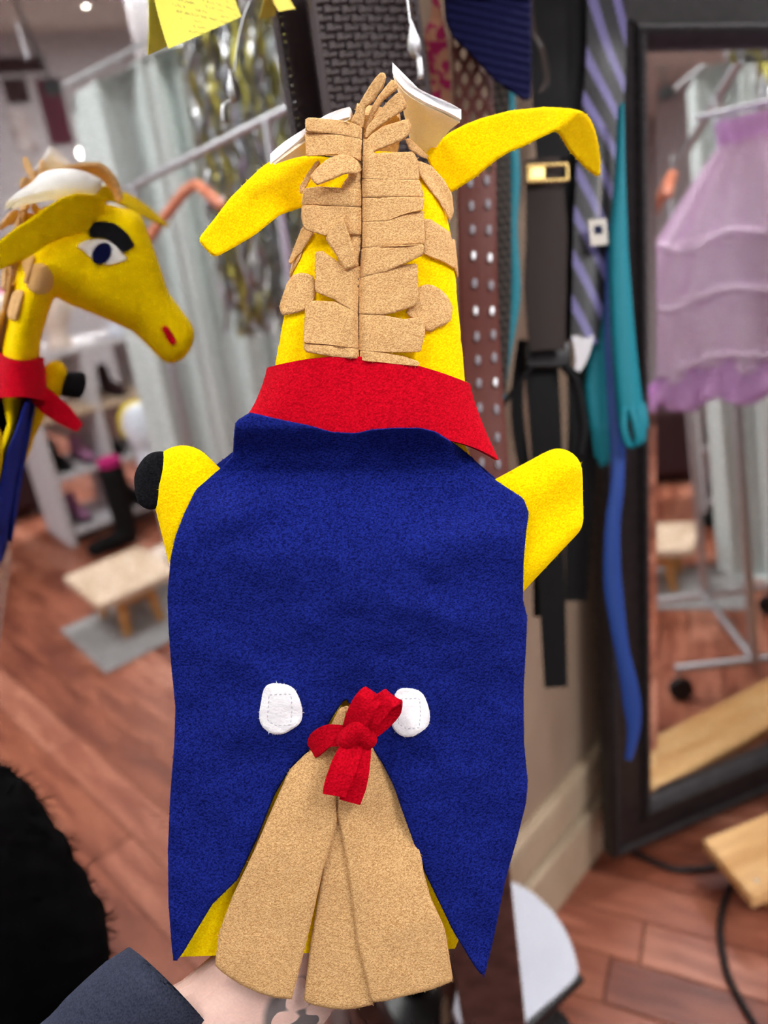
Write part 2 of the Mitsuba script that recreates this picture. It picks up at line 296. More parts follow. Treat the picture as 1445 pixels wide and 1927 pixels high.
def piece(key, poly, wf, th=8, bsdf='tan_felt', res=9, rnd=3.0, rim=.3, smooth=55, fuzz=.55):
    def to3(p, h): return L(p[:, 0], p[:, 1], wf(p[:, 0], p[:, 1]) + h * th)
    m = sheet(poly, to3, th, res, rnd, rim); pg = Polygon(poly) if not isinstance(poly, Polygon) else poly; pg = pg.buffer(0)
    if fuzz and pg.geom_type == 'Polygon':
        n = int(pg.length * fuzz); t = np.sort(_fz.random(n)) * pg.length; q = np.array([pg.exterior.interpolate(x).coords[0] for x in t]); q2 = np.array([pg.exterior.interpolate((x + 2) % pg.length).coords[0] for x in t])
        e = q2 - q; o = np.stack([e[:, 1], -e[:, 0]], 1); o /= np.linalg.norm(o, axis=1, keepdims=True) + 1e-9; o *= -1 if shapely.contains_xy(pg, *(q + o * 1.5).mean(0)) and shapely.contains_xy(pg, (q + o * 1.5)[:, 0], (q + o * 1.5)[:, 1]).mean() > .5 else 1
        pts = np.column_stack([q - o * 1.2, wf(q[:, 0], q[:, 1]) + _fz.random(n) * th]); hv, hf = hairs(pts, np.column_stack([o, -.2 * np.ones(n)])); m = join([m, trimesh.Trimesh(L(*hv.T), hf, process=False)])
    return add(key, m, bsdf, smooth)
def fuzzy(m, n):
    """A placed felt body with stray fibres on it; m in felt units."""
    p, i = trimesh.sample.sample_surface(m, n, seed=7); hv, hf = hairs(np.array(p), m.face_normals[i], (1, 6), .3); return join([place(m), trimesh.Trimesh(L(*hv.T), hf, process=False)])
def nz(u, v, sc, amp, seed=0): return (meshkit.fbm(np.stack([np.asarray(u) / sc, np.asarray(v) / sc, np.zeros_like(np.asarray(u, float))], -1), 3, seed) - .5) * 2 * amp
puppet = thing('horse_puppet', 'yellow felt horse hand puppet in a blue tailcoat held up by the arm inside it', 'puppet')
def P(n): return num(f'{puppet}__{n}')
# head and neck: one yellow body
def view1(xr, yr, u):
    """(v, w) of the puppet's lengthwise plane u that stands at (xr, yr) in the left mirror."""
    o, d = refl(C, N1, D1), ray(xr, yr); d = d - 2 * (d @ N1) * N1; oc, dc = R.T @ (o - C), R.T @ d; k = (u - CX) / FPX
    t = (k * oc[2] - oc[0]) / (dc[0] - k * dc[2]); q = oc + t * dc; return q[1] / q[2] * FPX + CY, (q[2] - DP) / S
NECK = np.array([[230, 716, 84, 70, 76], [330, 716, 78, 95, 74], [372, 714, 74, 120, 70], [450, 708, 68, 142, 64], [550, 701, 54, 159, 50], [640, 697, 46, 171, 45], [760, 692, 50, 188, 50], [900, 680, 55, 220, 50]], float)
def neck(v): return [np.interp(v, NECK[:, 0], NECK[:, k]) for k in (1, 2, 3, 4)]
def neck_back(u, v, flat=1.0):
    c, w, r, h = neck(v); x = np.clip(np.abs(np.asarray(u) - c) / r, 0, .985); return w - h + h * (1 - np.sqrt(1 - x * x)) * flat
nb = [((c, v, w), (r, 42, h)) for v, c, w, r, h in NECK[2:7]]
top = ((716, 330, 80), (86, 46, 72)); crown = ((716, 355, 160), (80, 64, 66)); brow = ((716, 405, 245), (86, 82, 82)); cheek = ((716, 490, 262), (92, 88, 88)); jaw = ((714, 496, 180), (100, 60, 70)); muzzle = ((716, 570, 365), (66, 60, 62)); tip = ((716, 642, 455), (54, 54, 56))
bones = [[nb[i], nb[i + 1]] for i in range(4)] + [[nb[0], top], [nb[0], top, crown], [nb[0], nb[1], crown, jaw], [crown, brow, cheek, jaw], [brow, cheek, muzzle], [jaw, cheek, muzzle], [muzzle, tip]]
head = blob(bones, 14, 10)
add(P('head'), fuzzy(head, 3000), 'yellow_felt', 60)
# body glove
def ring(v, cu, a, b, cw, n=72, sq=2.4):
    t = np.arange(n) * 2 * np.pi / n; c, s = np.cos(t), np.sin(t); return np.stack([cu + a * np.sign(c) * np.abs(c) ** (2 / sq), np.full(n, v), cw + b * np.sign(s) * np.abs(s) ** (2 / sq)], 1)
rows = [(740, 692, 170, 30, 42), (800, 688, 165, 24, 46), (860, 672, 180, 14, 60), (930, 660, 258, 18, 54), (1020, 656, 296, 24, 46), (1150, 655, 308, 27, 42), (1400, 655, 310, 26, 54), (1600, 636, 296, 38, 64), (1700, 612, 284, 54, 68), (1793, 590, 266, 62, 76)]
inner = [(1793, 590, 258, 55, 76), (1700, 612, 276, 47, 68), (1600, 636, 288, 32, 64)]
body = loft([ring(*r) for r in rows + inner], cap=True)
for i, p in enumerate(body.vertices):
    if 1500 < p[1] < 1800: body.vertices[i, 1] = p[1] + (p[0] - 590) * -.03 * (p[1] - 1500) / 300
add(P('body'), place(body), 'yellow_felt', 60)
# front legs that hold the hooves
armL = blob([[((430, 1010, 50), (82, 82, 22)), ((344, 902, 34), (64, 64, 26)), ((412, 1085, 50), (85, 85, 22))]], 12, 8)
add(P('front_leg'), fuzzy(armL, 1500), 'yellow_felt', 60)
hoofL = blob([[((300, 893, 34), (42, 44, 20)), ((290, 905, 38), (38, 46, 18)), ((284, 925, 36), (30, 34, 16))]], 9, 6)
add(P('hoof'), place(hoofL), 'black_felt', True)
_f, _h = view1(100, 716, 800), view1(150, 722, 800)
armR = blob([[((905, 1000, 54), (74, 74, 22)), ((1050, 890, 66), (46, 46, 26)), ((1052, 975, 68), (46, 46, 26)), ((940, 1085, 54), (52, 52, 22))], [((890, 985, 64), (56, 56, 22)), ((808, _f[0] + 52, 110), (44, 50, 30))], [((808, _f[0] + 52, 110), (44, 50, 30)), ((800, _f[0], _f[1]), (40, 56, 40))]], 12, 8)
v = armR.vertices; armR.vertices[:, 2] += np.where(v[:, 0] > 960, 7 * np.sin((v[:, 0] * .55 + v[:, 1]) / 24), 0) * np.clip((130 - v[:, 2]) / 60, 0, 1)
add(P('front_leg'), fuzzy(armR, 1800), 'yellow_felt', 60)
add(P('hoof'), place(blob([[((800, _f[0] + 8, _f[1] + 34), (30, 34, 18)), ((800, _h[0] + 4, _h[1]), (28, 36, 18))]], 9, 6)), 'black_felt', True)
# tailcoat
COAT = [(443, 793), (470, 776), (530, 790), (580, 800), (625, 813), (670, 815), (700, 808), (740, 805), (790, 805), (820, 812), (860, 838), (890, 862), (905, 880), (918, 893), (942, 910), (985, 938), (995, 965), (990, 1000), (985, 1060), (984, 1130), (992, 1160), (990, 1210), (985, 1300), (986, 1400), (993, 1470), (990, 1510), (975, 1570), (950, 1660), (930, 1760), (911, 1840),
        (895, 1822), (852, 1751), (798, 1639), (763, 1543), (740, 1477), (720, 1438), (700, 1406), (683, 1370), (668, 1340), (650, 1314), (638, 1330), (618, 1362), (590, 1406), (545, 1448), (516, 1497), (483, 1580), (447, 1655), (400, 1701), (370, 1750), (345, 1792), (327, 1815), (323, 1780), (317, 1700), (316, 1600), (320, 1500), (328, 1400), (330, 1330), (322, 1250), (317, 1180), (315, 1120), (321, 1050), (330, 1010), (345, 970), (368, 922), (386, 905), (412, 884), (438, 858), (440, 820)]
def coat_w(u, v):
    u, v = np.asarray(u, float), np.asarray(v, float); x = np.clip((u - 655) / 340, -1.1, 1.1)
    top = np.clip((930 - v) / 130, 0, 1)
    w0 = np.interp(v, [770, 805, 848, 888, 960, 1050, 1200, 1400, 1600, 1850], [-54, -58, -14, 10, -14, -36, -26, -6, -2, -10])
    side = np.abs(x) ** 2.4 * np.interp(v, [780, 930, 1200, 1700, 1850], [70, 46, 40, 34, 30]) * np.where(x < 0, .72, 1.15)
    fold = -22 * np.exp(-(((v - 975 + .35 * (u - 430)) / 38) ** 2)) * np.exp(-(((u - 450) / 120) ** 2)) + 4 * np.exp(-(((v - 880) / 30) ** 2)) * np.exp(-(((u - 850) / 70) ** 2)) - 20 * np.exp(-(((v - 1010) / 40) ** 2)) * np.exp(-(((u - 900) / 90) ** 2)) - 14 * np.exp(-(((v - 1130 - .2 * (u - 700)) / 36) ** 2)) * np.exp(-(((u - 790) / 160) ** 2))
    under = 34 * np.clip((u - 850) / 24, 0, 1) * np.clip((880 - v) / 30, 0, 1)
    shoulder = -24 * np.exp(-(((u - 385) / 62) ** 2) - ((v - 930) / 80) ** 2) - 22 * np.exp(-(((u - 965) / 50) ** 2) - ((v - 945) / 70) ** 2)
    return w0 + side + under + shoulder + fold + nz(u, v, 130, 24) + nz(u, v, 50, 4, 7)
coat = piece(P('tailcoat'), COAT, coat_w, 8, 'blue_felt', 9, 3)
FRONT = [(372, 905), (410, 872), (445, 845), (500, 800), (600, 790), (655, 800), (690, 900), (700, 1050), (690, 1180), (560, 1230), (400, 1240), (330, 1200), (330, 1100), (345, 1000)]
def front_w(u, v): return np.interp(v, [780, 850, 1000, 1240], [88, 86, 80, 78]) - np.abs((np.asarray(u) - 640) / 320) ** 2.5 * 24 + nz(u, v, 90, 4)
piece(f'{coat}__front', FRONT, front_w, 8, 'blue_felt', 12, 3); piece(f'{coat}__front_001', [(1310 - u, v) for u, v in FRONT], lambda u, v: front_w(1310 - u, v) + 8, 8, 'blue_felt', 12, 3)
BUTT = [(527, 1334, 40, 48, .10), (771, 1341, 36, 46, -.1)]
for cu, cv, a, b, rot in BUTT:
    t = np.linspace(0, 2 * np.pi, 40, endpoint=False); rr = 1 + .05 * np.sin(3 * t + 1) + .03 * np.sin(5 * t)
    q = [(cu + a * r_ * math.copysign(abs(math.cos(x)) ** .85, math.cos(x)), cv + b * r_ * math.copysign(abs(math.sin(x)) ** .85, math.sin(x))) for x, r_ in zip(t, rr)]
    bk = piece(P('button'), q, lambda u, v: coat_w(u, v) - 7, 7, 'white_felt', 7, 3)
    sq = [(cu - a * .52, cv - b * .56), (cu + a * .52, cv - b * .58), (cu + a * .56, cv), (cu + a * .5, cv + b * .62), (cu - a * .2, cv + b * .66), (cu - a * .6, cv + b * .45), (cu - a * .55, cv - b * .1)]
    ln = LineString(sq + sq[:1]); n = 22; st = []
    for k in range(n):
        p0, p1 = np.array(ln.interpolate((k + .15) / n, True).coords[0]), np.array(ln.interpolate((k + .75) / n, True).coords[0])
        pm = (p0 + p1) / 2; ww = coat_w(*pm) - 7
        st.append(tube(L([p0[0], pm[0], p1[0]], [p0[1], pm[1], p1[1]], [ww + .5, ww - 1.2, ww + .5]), [.0002, .0003, .0002], 5))
    add(num(bk + '__stitching'), join(st), 'grey_thread', True)
# red neckerchief: band round the neck
def band(a0, a1, n=60, m=9):
    """A band wrapped round the neck from angle a0 to a1 (90 = back)."""
    out = []
    for k in range(n + 1):
        a = math.radians(a0 + (a1 - a0) * k / n); ca, sa = -math.cos(a), -math.sin(a)
        vt = 672 + 35 * ca * ca + 15 * ca + 18 * max(sa, 0); vb = 822 - 36 * max(-ca, 0) ** 2 + 44 * max(ca, 0) ** 4 - 22 * max(sa, 0)
        row = []
        for j in range(m + 1):
            s = j / m; v = vt + (vb - vt) * s; c, w, r, h = neck(v); c = c - 3 + 8 * s; r = r + 4 + 26 * s ** 1.5
            row.append((c + r * ca * 1.02, v, w + (h + 10 + 14 * s) * sa + 2.5 * math.sin(5 * a + 3 * s)))
        out.append(row)
    return np.array(out)
bd = band(-95, 275); rings = []
for k in range(len(bd)):
    a = math.radians(-95 + 370 * k / 60); o = np.array([-math.cos(a) * 4, 0, -math.sin(a) * 4]); rings.append(np.vstack([bd[k] + o, (bd[k] - o)[::-1]]))
add(P('neckerchief'), place(loft(rings)), 'red_felt', 60)
kt = f'{puppet}__neckerchief'
def pv(x, y, u, du=0): v, w = view1(x, y, u); return (u + du, v, w)
k0 = pv(44, 704, 690)
add(num(kt + '__knot'), place(blob([[((k0[0], k0[1], k0[2]), 24), ((k0[0] - 4, k0[1] + 26, k0[2] + 6), 22)], [((k0[0] - 20, k0[1] + 4, k0[2] - 8), 20), ((k0[0] + 20, k0[1] + 10, k0[2] - 8), 20)]], 8, 6)), 'red_felt', True)
def lribbon(pts, wid, wd, th, n=26): p = smoothpath(pts, n); m = ribbon(p, np.interp(np.linspace(0, 1, n), np.linspace(0, 1, len(wid)), wid), wd, th, 4); return m
def tie_end(q, wid): add(num(kt + '__loose_end'), place(lribbon(q, wid, (0, -.6, .75), 8)), 'red_felt', 50)
tie_end([pv(44, 702, 680), pv(62, 728, 665), pv(90, 758, 650), pv(124, 784, 645), pv(150, 806, 645)], [26, 46, 58, 50, 24])
add(num(kt + '__loose_end'), place(lribbon([k0, (740, k0[1] + 60, k0[2] + 10), (770, k0[1] + 130, k0[2] + 12), (780, k0[1] + 200, k0[2] + 8)], [40, 66, 76, 34], (.8, -.2, .5), 8)), 'red_felt', 50)
# ears
EARR = [(800, 292), (812, 276), (846, 249), (875, 234), (906, 222), (959, 208), (1026, 201), (1075, 204), (1095, 209), (1110, 222), (1119, 242), (1126, 270), (1130, 300), (1130, 329), (1122, 333), (1099, 315), (1084, 298), (1069, 282), (1058, 262), (1046, 246), (1012, 262), (985, 276), (959, 286), (933, 302), (893, 335), (850, 362), (825, 340)]
def earR_w(u, v):
    f = np.clip(((u - 1046) * 37 + (v - 246) * 49) / 61.4, -60, 200)     # distance past the fold line
    return 145 + .32 * (u - 820) + 22 * np.sin(np.clip((u - 820) / 230, 0, 1) * np.pi) * -1 + np.where(f > 0, f * 1.5 - 8 * np.exp(-f / 9), -8) + ((v - 280) * .35) * np.clip((1046 - u) / 240, 0, 1) + nz(u, v, 70, 4)
piece(P('ear'), EARR, earR_w, 11, 'yellow_felt', 8, 2)
EARL = [(375, 448), (388, 430), (403, 412), (433, 372), (470, 335), (490, 316), (509, 303), (546, 292), (600, 294), (650, 300), (650, 372), (563, 392), (526, 405), (480, 442), (440, 466), (410, 482), (400, 482), (384, 466), (375, 454)]
def earL_w(u, v): x = (u - 375) / 225; return -62 + 205 * np.clip(x, 0, 1.2) ** .9 + (v - 380) * -.25 + 10 * np.sin(x * 3) + nz(u, v, 70, 4)
piece(P('ear'), EARL, earL_w, 11, 'yellow_felt', 8, 2)
# white felt wings above the ears, each with a cream underside
def wing(near, root, lift, key):
    near = smoothpath(near, 30); root = smoothpath(root, 30); k = np.linspace(0, 1, 14) ** .9
    def surf(off, t): q = near * (1 - t) + root * t; q = q.copy(); q[:, 1] -= lift * np.sin(np.pi * t) * .5; q[:, 1] += off; return q
    def slab(o0, o1, t0, t1, m): return np.array([np.concatenate([surf(o0, t), surf(o1, t)[::-1]]) for t in np.linspace(t0, t1, m)])
    w = add(P(key), place(loft(slab(-13, 6, 0, 1, 16))), 'white_felt', 50); labels[w] = {'label': 'white felt wing above the ear'}
    add(num(w + '__underside'), place(loft(slab(6.5, 10, .05, .99, 14))), 'cream_felt', 50)
wing([(738, 130, 40), (760, 160, 18), (800, 186, -4), (845, 206, -10), (868, 219, -4)], [(772, 258, 150), (780, 268, 155), (790, 276, 160), (800, 282, 164), (809, 286, 168)], 18, 'wing')
wing([(508, 303, -24), (532, 282, -8), (578, 252, 22), (620, 226, 36), (658, 214, 60)], [(640, 286, 165), (646, 280, 172), (652, 274, 178), (660, 268, 182), (668, 262, 186)], 22, 'wing')
# tan spots on neck and cheeks
SPOTS = [[(550, 518), (566, 513), (580, 515), (591, 522), (593, 545), (591, 566), (580, 580), (569, 586), (553, 590), (530, 594), (525, 577), (532, 555), (540, 532)],
         [(764, 590), (772, 560), (788, 540), (800, 535), (813, 536), (830, 545), (842, 557), (852, 578), (849, 602), (838, 611), (824, 616), (812, 624), (800, 624), (790, 612)],
         [(796, 411), (810, 413), (828, 424), (846, 436), (851, 452), (854, 472), (860, 508), (850, 504), (840, 497), (827, 491), (810, 485), (796, 478)],
         [(569, 425), (592, 438), (580, 455), (566, 475), (547, 498), (542, 496), (550, 473), (559, 450)],
         [(782, 302), (796, 305), (812, 312), (835, 338), (851, 366), (854, 399), (847, 420), (838, 400), (827, 380), (805, 352), (790, 330)],
         [(762, 262), (770, 259), (788, 276), (807, 294), (804, 300), (790, 294), (770, 282)], [(597, 300), (604, 306), (590, 326), (578, 350), (565, 370), (563, 352), (578, 326)]]
for q in SPOTS: piece(P('spot'), q, lambda u, v: neck_back(u, v, .93) - 9 + nz(u, v, 30, 2), 8, 'tan_felt', 7, 2.5)
# mane: two rows of cut fringe either side of a sewn seam
SEAM = np.array([[225, 684], [260, 682], [294, 680], [349, 681], [418, 681], [455, 681], [483, 677], [538, 674], [621, 675], [675, 677]], float)
def seam(v): return np.interp(v, SEAM[:, 0], SEAM[:, 1])
def mane_w(u, v, lift=0.0, curl=0.0):
    d = np.abs(u - seam(v)); base = neck_back(seam(v) + 0 * u, v) - 12 + np.minimum((neck_back(u, v) - neck_back(seam(v), v)) * .6, 14)
    return base - 9 * np.exp(-((d - 16) / 14) ** 2) + 8 * np.exp(-(d / 5) ** 2) - lift * np.clip((d - 30) / 80, 0, 1) - curl * np.clip((d - 60) / 60, 0, 1) ** 2 + nz(u, v, 60, 4)
mane = P('mane')
_v = np.linspace(262, 676, 36)
piece(num(mane + '__base'), [(seam(v) - np.interp(v, [262, 330, 350], [20, 24, 40]), v) for v in _v] + [(seam(v) + np.interp(v, [262, 285, 300], [14, 20, 46]), v) for v in _v[::-1]], lambda u, v: mane_w(u, v) + 6, 8, 'tan_felt', 10, 2)
LOCKS = [  # outline, lift and curl of the free end
    ([(575, 226), (582, 222), (640, 228), (668, 234), (682, 244), (682, 262), (640, 252), (576, 247)], 18, 10), ([(575, 250), (640, 254), (682, 263), (680, 303), (665, 294), (630, 289), (577, 293)], 12, 5),
    ([(572, 356), (600, 352), (640, 355), (680, 358), (680, 388), (640, 387), (569, 384)], 8, 0), ([(569, 387), (640, 389), (680, 391), (681, 440), (646, 440), (611, 442), (590, 436), (574, 431), (568, 410)], 14, 10),
    ([(594, 476), (605, 473), (630, 490), (648, 506), (677, 500), (674, 590), (660, 582), (628, 562), (594, 548)], 10, 2), ([(576, 577), (589, 567), (630, 569), (660, 583), (675, 592), (675, 655), (620, 648), (572, 644)], 16, 6), ([(572, 647), (620, 651), (675, 657), (677, 674), (633, 671), (575, 661)], 12, 4),
    ([(688, 292), (720, 289), (777, 287), (785, 302), (788, 336), (740, 337), (680, 335)], 4, -4), ([(680, 337), (788, 339), (797, 370), (740, 370), (681, 371)], 5, -2), ([(681, 373), (740, 372), (797, 373), (794, 394), (760, 402), (730, 414), (681, 416)], 10, 4), ([(681, 418), (730, 416), (760, 405), (796, 397), (798, 458), (760, 461), (681, 466)], 5, 0),
    ([(681, 468), (705, 465), (797, 461), (795, 479), (757, 497), (720, 512), (676, 522)], 16, 14), ([(676, 524), (700, 518), (757, 500), (784, 497), (786, 566), (779, 575), (740, 588), (719, 592), (675, 590)], 8, 2), ([(675, 592), (719, 594), (760, 602), (796, 597), (799, 624), (790, 661), (740, 662), (705, 661), (675, 658)], 10, 5), ([(676, 660), (713, 663), (760, 672), (788, 682), (787, 688), (740, 684), (677, 677)], 6, 0)]
for q, lift, curl in LOCKS: piece(num(mane + '__lock'), Polygon(q).buffer(1.5), lambda u, v: mane_w(u, v, lift, curl), 9, 'tan_felt', 7, 2, .12)
# locks that stand up or are folded over
UP = [([(583, 331), (596, 316), (616, 299), (640, 290), (658, 292), (674, 303), (680, 322), (672, 328), (650, 327), (625, 338), (597, 349), (587, 340)], lambda u, v: -14 + (v - 300) * -.3 + (680 - u) * -.15), ([(644, 405), (652, 428), (660, 450), (668, 475), (676, 500), (660, 505), (649, 509), (632, 480), (612, 450), (626, 424)], lambda u, v: mane_w(u, v) - 16 + (v - 450) * .15),
      ([(659, 230), (666, 216), (672, 202), (683, 182), (694, 164), (702, 152), (709, 143), (716, 136), (724, 137), (727, 145), (721, 166), (712, 176), (704, 190), (688, 203), (684, 240), (676, 246), (672, 236)], lambda u, v: 10 + (230 - v) * -.2 - (u - 690) * .4), ([(684, 244), (690, 226), (700, 200), (712, 180), (727, 161), (738, 148), (747, 155), (749, 166), (738, 176), (721, 190), (702, 220), (694, 240), (688, 252)], lambda u, v: 30 + (240 - v) * -.1),
      ([(684, 260), (690, 240), (708, 216), (730, 190), (749, 173), (757, 178), (763, 189), (767, 202), (745, 218), (716, 238), (700, 250), (691, 262)], lambda u, v: 8 + (240 - v) * -.1 + (u - 700) * .1), ([(681, 296), (684, 268), (700, 252), (720, 238), (745, 230), (768, 223), (774, 236), (771, 252), (760, 263), (730, 276), (705, 286), (692, 294)], lambda u, v: 0 + (u - 690) * -.1)]
for q, f in UP: piece(num(mane + '__lock'), q, f, 9, 'tan_felt', 6, 2, .25)
# upright crest that carries the mane forward over the poll
crest = [(700, 222, 50), (704, 204, 90), (710, 212, 160), (714, 250, 210), (716, 300, 240)]
add(num(mane + '__forelock'), place(lribbon(crest, [56, 70, 84, 80, 62], (1, .15, 0), 9)), 'tan_felt', 50)
add(num(mane + '__seam'), place(tube(np.array([(seam(v) , v, float(mane_w(seam(v), v)) - .5) for v in np.linspace(240, 672, 50)]), 1.6, 6)), 'brown_thread', True)
# face
def ray_u(mesh, w, v, side):
    t = mesh.triangles; a, b, c = t[:, 0], t[:, 1], t[:, 2]; out = np.full(len(w), np.nan)
    for i, (x, y) in enumerate(zip(w, v)):
        d = (b[:, 1] - c[:, 1]) * (a[:, 2] - c[:, 2]) + (c[:, 2] - b[:, 2]) * (a[:, 1] - c[:, 1]) + 1e-12
        l1 = ((b[:, 1] - c[:, 1]) * (x - c[:, 2]) + (c[:, 2] - b[:, 2]) * (y - c[:, 1])) / d; l2 = ((c[:, 1] - a[:, 1]) * (x - c[:, 2]) + (a[:, 2] - c[:, 2]) * (y - c[:, 1])) / d; l3 = 1 - l1 - l2
        k = (l1 >= -1e-9) & (l2 >= -1e-9) & (l3 >= -1e-9)
        if k.any(): u = l1[k] * a[k, 0] + l2[k] * b[k, 0] + l3[k] * c[k, 0]; out[i] = u.min() if side < 0 else u.max()
    return out
def decal(key, poly, side, bsdf, th=6, off=0):
    """A felt patch on the side of the head; poly in (w, v)."""
    def to3(p, h):
        u = ray_u(head, p[:, 0], p[:, 1], side); u = np.where(np.isnan(u), np.nanmedian(u), u)
        return L(u + side * (off + th * (1 - h)), p[:, 1], p[:, 0])
    return add(key, sheet(poly, to3, th, 9, 1.5), bsdf, 50)
def FW(x, y): v, w = view1(x, y, 625); return w, v
def oval(x, y, a, b, rot=0, n=28): t = np.linspace(0, 2 * np.pi, n, endpoint=False); c, s = math.cos(rot), math.sin(rot); return [(x + a * math.cos(k) * c - b * math.sin(k) * s, y + a * math.cos(k) * s + b * math.sin(k) * c) for k in t]
eye_q = [(144, 466), (152, 458), (165, 452), (185, 449), (205, 453), (220, 464), (241, 488), (228, 493), (208, 499), (190, 498), (172, 488), (158, 474)]
brow_q = [(163, 420), (188, 415), (214, 418), (240, 438), (255, 462), (242, 471), (230, 478), (215, 460), (200, 450), (185, 447), (169, 448)]
for side in (-1, 1):
    e = decal(P('eye'), [FW(*q) for q in eye_q], side, 'white_felt', 6, 1); labels[e] = {'label': 'white felt eye with a navy pupil'}
    decal(num(e + '__pupil'), oval(*FW(191, 478), 24, 27), side, 'navy_eye_felt', 5, 6)
    decal(P('eyebrow'), [FW(*q) for q in brow_q], side, 'black_felt', 6, 1)
    decal(P('nostril'), [FW(*q) for q in [(305, 618), (312, 612), (318, 614), (333, 638), (336, 646), (328, 651), (322, 648)]], side, 'red_felt', 4, 1)
    decal(P('spot'), oval(*FW(76, 528), 30, 42, -.5), side, 'tan_felt', 6, 1)
# tail of three felt strips, tied with a red bow
def tail_w(u, v): return np.interp(v, [1310, 1400, 1500, 1620, 1750, 1900], [-2, -16, -24, -22, -18, -14]) + np.clip((1600 - v) / 200, 0, 1) * np.abs(u - 645) ** 1.5 * .02
tail = P('tail')
STRIPS = [([(640, 1330), (651, 1330), (658, 1420), (640, 1420), (630, 1480), (634, 1545), (607, 1640), (582, 1751), (562, 1830), (549, 1881), (518, 1878), (487, 1869), (460, 1857), (437, 1843), (418, 1830), (404, 1816), (412, 1755), (437, 1688), (478, 1601), (512, 1522), (545, 1448), (575, 1418), (606, 1400), (622, 1365)], lambda u, v: tail_w(u, v) - 2 + np.clip((560 - u) / 160, 0, 1) * 8),
          ([(622, 1480), (650, 1480), (655, 1560), (672, 1660), (690, 1770), (704, 1890), (674, 1897), (650, 1900), (620, 1898), (590, 1892), (571, 1884), (585, 1770), (607, 1640)], lambda u, v: tail_w(u, v) + 14),
          ([(645, 1330), (654, 1326), (660, 1345), (692, 1380), (742, 1419), (786, 1520), (790, 1590), (797, 1640), (810, 1688), (837, 1747), (853, 1846), (810, 1863), (757, 1876), (725, 1884), (699, 1887), (686, 1830), (673, 1776), (657, 1655), (645, 1580), (634, 1531), (640, 1440)], lambda u, v: tail_w(u, v) + 3 + np.clip((u - 680) / 70, 0, 1) * 32 * np.clip((1740 - v) / 200, 0, 1))]
for q, f in STRIPS: piece(num(tail + '__strip'), q, lambda u, v: f(u, v) + nz(u, v, 90, 4), 9, 'tan_felt', 9, 2.5)
bow = P('bow')
add(num(bow + '__knot'), place(blob([[((652, 1392, -54), 20), ((676, 1372, -60), 22)], [((676, 1372, -60), 22), ((692, 1392, -54), 18)]], 6, 5)), 'red_felt', True)
add(num(bow + '__band'), place(lribbon([(590, 1412, -8), (600, 1396, -30), (622, 1384, -42), (650, 1385, -46), (668, 1392, -42)], [34, 42, 42, 40, 34], (.35, 1, 0), 10)), 'red_felt', 50)
add(num(bow + '__loop'), place(lribbon([(664, 1374, -54), (676, 1345, -78), (692, 1318, -86), (704, 1308, -72), (712, 1320, -56), (706, 1345, -50), (684, 1372, -48)], [40, 46, 48, 46, 46, 44, 36], (1, .62, -.15), 9, 34)), 'red_felt', 50)
add(num(bow + '__loop'), place(lribbon([(680, 1374, -56), (702, 1345, -82), (726, 1318, -84), (738, 1312, -66), (738, 1330, -50), (722, 1352, -46), (696, 1376, -46)], [34, 40, 40, 38, 38, 38, 32], (1, .75, .2), 9, 34)), 'red_felt', 50)
add(num(bow + '__loose_end'), place(lribbon([(670, 1388, -50), (656, 1420, -60), (642, 1455, -66), (632, 1482, -64), (629, 1497, -62)], [30, 44, 50, 48, 44], (1, .35, 0), 9, 22)), 'red_felt', 50)
add(num(bow + '__loose_end'), place(lribbon([(684, 1392, -50), (678, 1420, -54), (672, 1455, -58), (664, 1488, -54), (658, 1509, -50)], [30, 40, 44, 46, 40], (1, .25, .1), 9, 22)), 'red_felt', 50)
# ---------------------------------------------------------------- the arm that wears it
arm = blob([[((150, 2060, 70), (112, 112, 84)), ((400, 1938, 80), (108, 108, 62))], [((400, 1938, 80), (108, 108, 62)), ((520, 1850, 82), (118, 118, 52))], [((520, 1850, 82), (118, 118, 52)), ((600, 1640, 80), (96, 96, 40))], [((150, 2060, 70), (112, 112, 84)), ((-420, 2520, 10), 120)],
            [((550, 1660, 80), (40, 40, 30)), ((480, 1300, 74), (28, 28, 24))], [((600, 1640, 80), (40, 40, 30)), ((640, 1250, 74), (28, 28, 24))], [((640, 1650, 80), (44, 44, 32)), ((692, 1300, 74), (30, 30, 24))], [((692, 1300, 74), (30, 30, 24)), ((700, 900, 58), (26, 26, 22))], [((660, 1660, 80), (40, 40, 30)), ((790, 1280, 76), (27, 27, 22))]], 14, 10)
scene['person'] = mikit.ply(place(arm), 'skin', True)
tag('person', 'bare wrist in a dark navy sleeve, raised inside the horse puppet', 'person')
sl = smoothpath([(318, 1862, 88), (255, 1925, 80), (150, 2040, 70), (-420, 2520, 10), (-900, 2500, -700)], 40); rr_ = np.interp(np.linspace(0, 1, 40), [0, .03, .1, .2, .5, 1], [112, 122, 130, 150, 205, 260])
m = tube(sl, rr_, 40); m.vertices += (meshkit.fbm(m.vertices / 30, 3)[:, None] - .5) * 6
add('person__sleeve', place(m), 'navy_knit', True); labels['person__sleeve'] = {'label': 'dark navy knitted sleeve'}

